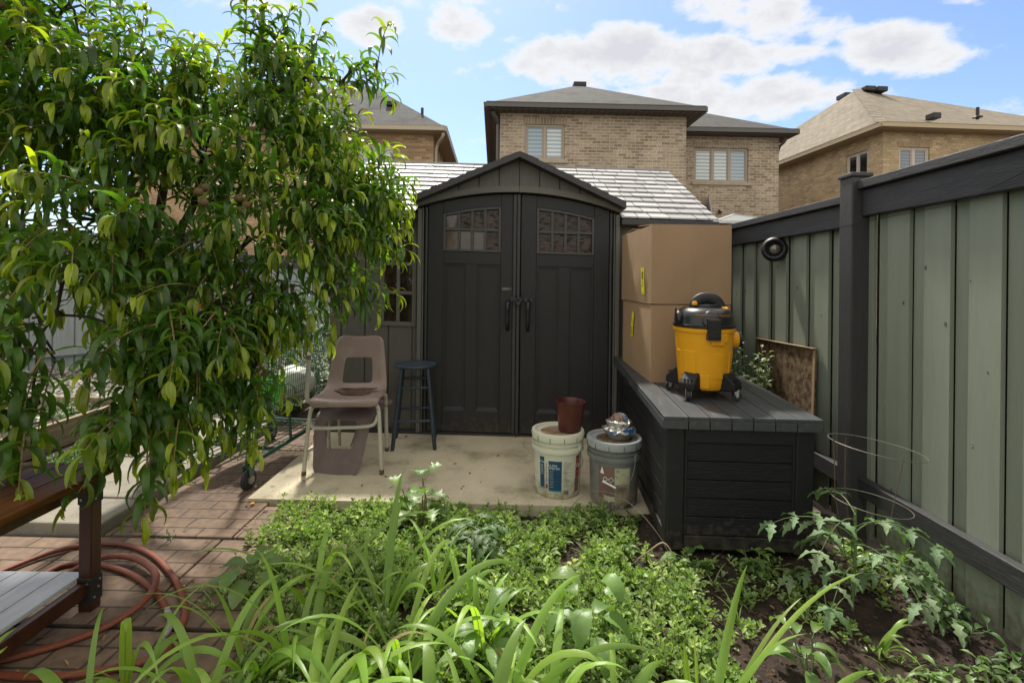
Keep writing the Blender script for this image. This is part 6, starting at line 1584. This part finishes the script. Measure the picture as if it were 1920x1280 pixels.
plant('ribbed_plant', 'pale ribbed broad leaf plant among the grass blades at the lower left', 'plant', -1.02, 2.02, .13, 2, 6, .13, .085, M_pepp, 63, teeth=.1, nseg=11, droop=1.4, fold=.15)
plant('ribbed_plant', 'pale ribbed broad leaf plant half hidden behind the centre grass clumps', 'plant', -.06, 1.68, .16, 2, 6, .13, .085, M_pepp, 64, teeth=.1, nseg=11, droop=1.4, fold=.15)
plant('broadleaf_weed', 'broad leaved weed under the low left corner of the deck box front', 'plant', .80, 2.28, .10, 1, 6, .11, .045, M_dlf, 65, droop=1.2, spread=.2)
plant('broadleaf_weed', 'round leaved weed in front of the right part of the deck box', 'plant', 1.11, 2.26, .12, 3, 5, .05, .038, M_pepp, 66, droop=1.0, spread=.5)
plant('young_plant', 'little green seedling with round leaves at the pad corner by the grey pail', 'plant', .50, 2.62, .11, 3, 5, .055, .042, M_pepp, 67, droop=1.0, spread=.5)
plant('fence_weed', 'trailing green weed by the fence foot right of the tomato plants', 'plant', 1.70, 1.92, .07, 5, 5, .07, .030, M_dlf, 68, droop=1.4, spread=1.4)
plant('fence_weed', 'leafy weed in the bottom right corner where the fence meets the soil', 'plant', 1.74, 1.72, .06, 5, 5, .06, .03, M_dlf, 69, droop=1.4, spread=1.4)
plant('rosette_weed', 'spreading light green rosette weed on the soil at the lower right', 'plant', 1.42, 1.62, .05, 5, 5, .065, .026, M_pepp, 70, droop=1.2, spread=1.3, teeth=.2, nseg=8)
plant('rosette_weed', 'bright small rosette weed at the far lower right beside the fence weed', 'plant', 1.60, 1.68, .06, 4, 5, .055, .022, M_pepp, 71, droop=1.2, spread=1.1, teeth=.2, nseg=8)
plant('paver_weed', 'small ferny weed growing in the paver joint behind the hose', 'plant', -1.62, 2.41, .07, 6, 6, .035, .014, M_dlf, 72, droop=1.3, spread=.8, z=-.05, teeth=.3, nseg=6)
plant('corner_plant', 'leafy plant filling the gap between the deck box and the fence post', 'plant', 1.60, 2.95, .20, 5, 7, .05, .022, M_dlf, 73, spread=.5, z=-.03)
plant('pale_shrub', 'bushy pale leaved shrub behind the vacuum and in front of the mottled board', 'shrub', 1.50, 3.32, .86, 34, 22, .050, .022, M_silver, 74, spread=.20, z=-.02, droop=1.0)
plant('tall_weed', 'tall sunlit grassy weed between the shed and the rear fence', 'plant', -2.15, 5.4, 1.15, 16, 16, .13, .020, M_silver, 75, spread=.30, z=-.05, droop=1.6)
plant('tall_weed', 'lower leafy weed behind the green cart', 'plant', -1.78, 4.75, .72, 40, 18, .08, .034, M_dlf, 76, spread=.42, z=-.05, droop=1.2)
plant('bed_plant', 'bushy feathery plant in the raised bed before the gravel', 'plant', -3.62, 4.12, .17, 14, 9, .06, .010, M_silver, 77, spread=.8, z=.06, droop=.8)
plant('bed_lettuce', 'round pale leaved plant in the raised bed by the grainy board', 'plant', -3.45, 3.85, .07, 4, 4, .11, .075, M_pepp, 78, spread=.8, z=.06, droop=1.0)
p = floor(470, 940, -.03); t = thing('dandelion', 'single small orange flower on a thin stalk beside the cart wheel', 'flower', (-1.42, 2.76, -.05))
m = MB(); m.tube([(0, 0, -.01), (.008, 0, .03), (.02, 0, .055)], .0012, 5); m.build('stem', M_gstem, t)
m = MB(); m.lathe([(0, .052), (.006, .054), (.011, .060), (.010, .063), (0, .064)], 14, M=T(.02, 0, 0)); m.build('flower_head', mat('orange_petal', (.80, .33, .02), .6), t)
plant('dark_shrub', 'dark leafy shrub beyond the cart at the edge of the gravel', 'shrub', -2.5, 4.9, .75, 36, 18, .085, .036, M_dlf, 81, spread=.5, z=-.05, droop=1.2)
plant('dark_shrub', 'second dark shrub between the cart and the shed corner', 'shrub', -2.05, 4.45, .42, 30, 14, .075, .034, M_dlf, 82, spread=.6, z=-.05, droop=1.2)
# dead leaves and crumbs on pad, pavers and soil
random.seed(31); m = MB()
for _ in range(420):
    x, y = U(-1.95, 1.6), U(1.4, 4.0)
    on_pad = x > -1.43 and y > 2.82
    if on_pad and (rnd() < .72 and y < 3.9): continue
    if .70 < x and y > 2.35: continue
    z = (.001 if on_pad else (-.018 if x < -1.0 else -.02 + .03 * rnd())) + gz(x)
    if not on_pad and x > -1.0: z = sz_(x, y) + .012
    leaf(m, (x, y, z + .003), (U(-1, 1), U(-1, 1), .05), (0, 0, 1), U(.012, .045), U(.006, .014), droop=.1, n=3, a=rnd(), fold=.4)
for _ in range(260):
    x, y = U(-1.4, .65), U(2.82, 4.0) if rnd() < .4 else U(2.81, 3.0)
    pebble(m, (x, y, gz(x) + .001), U(.0012, .004), a=rnd())
pebble(m, (-.255, 3.23, gz(-.25) + .004), .011, a=.2)
stuff(m.build('leaf_litter', mat('dead_leaf', (.16, .095, .04), .8, attr=.5, c3=(.30, .22, .09)), attr=True), 'scattered dry leaves and grit on the pad, pavers and soil', 'leaf litter')
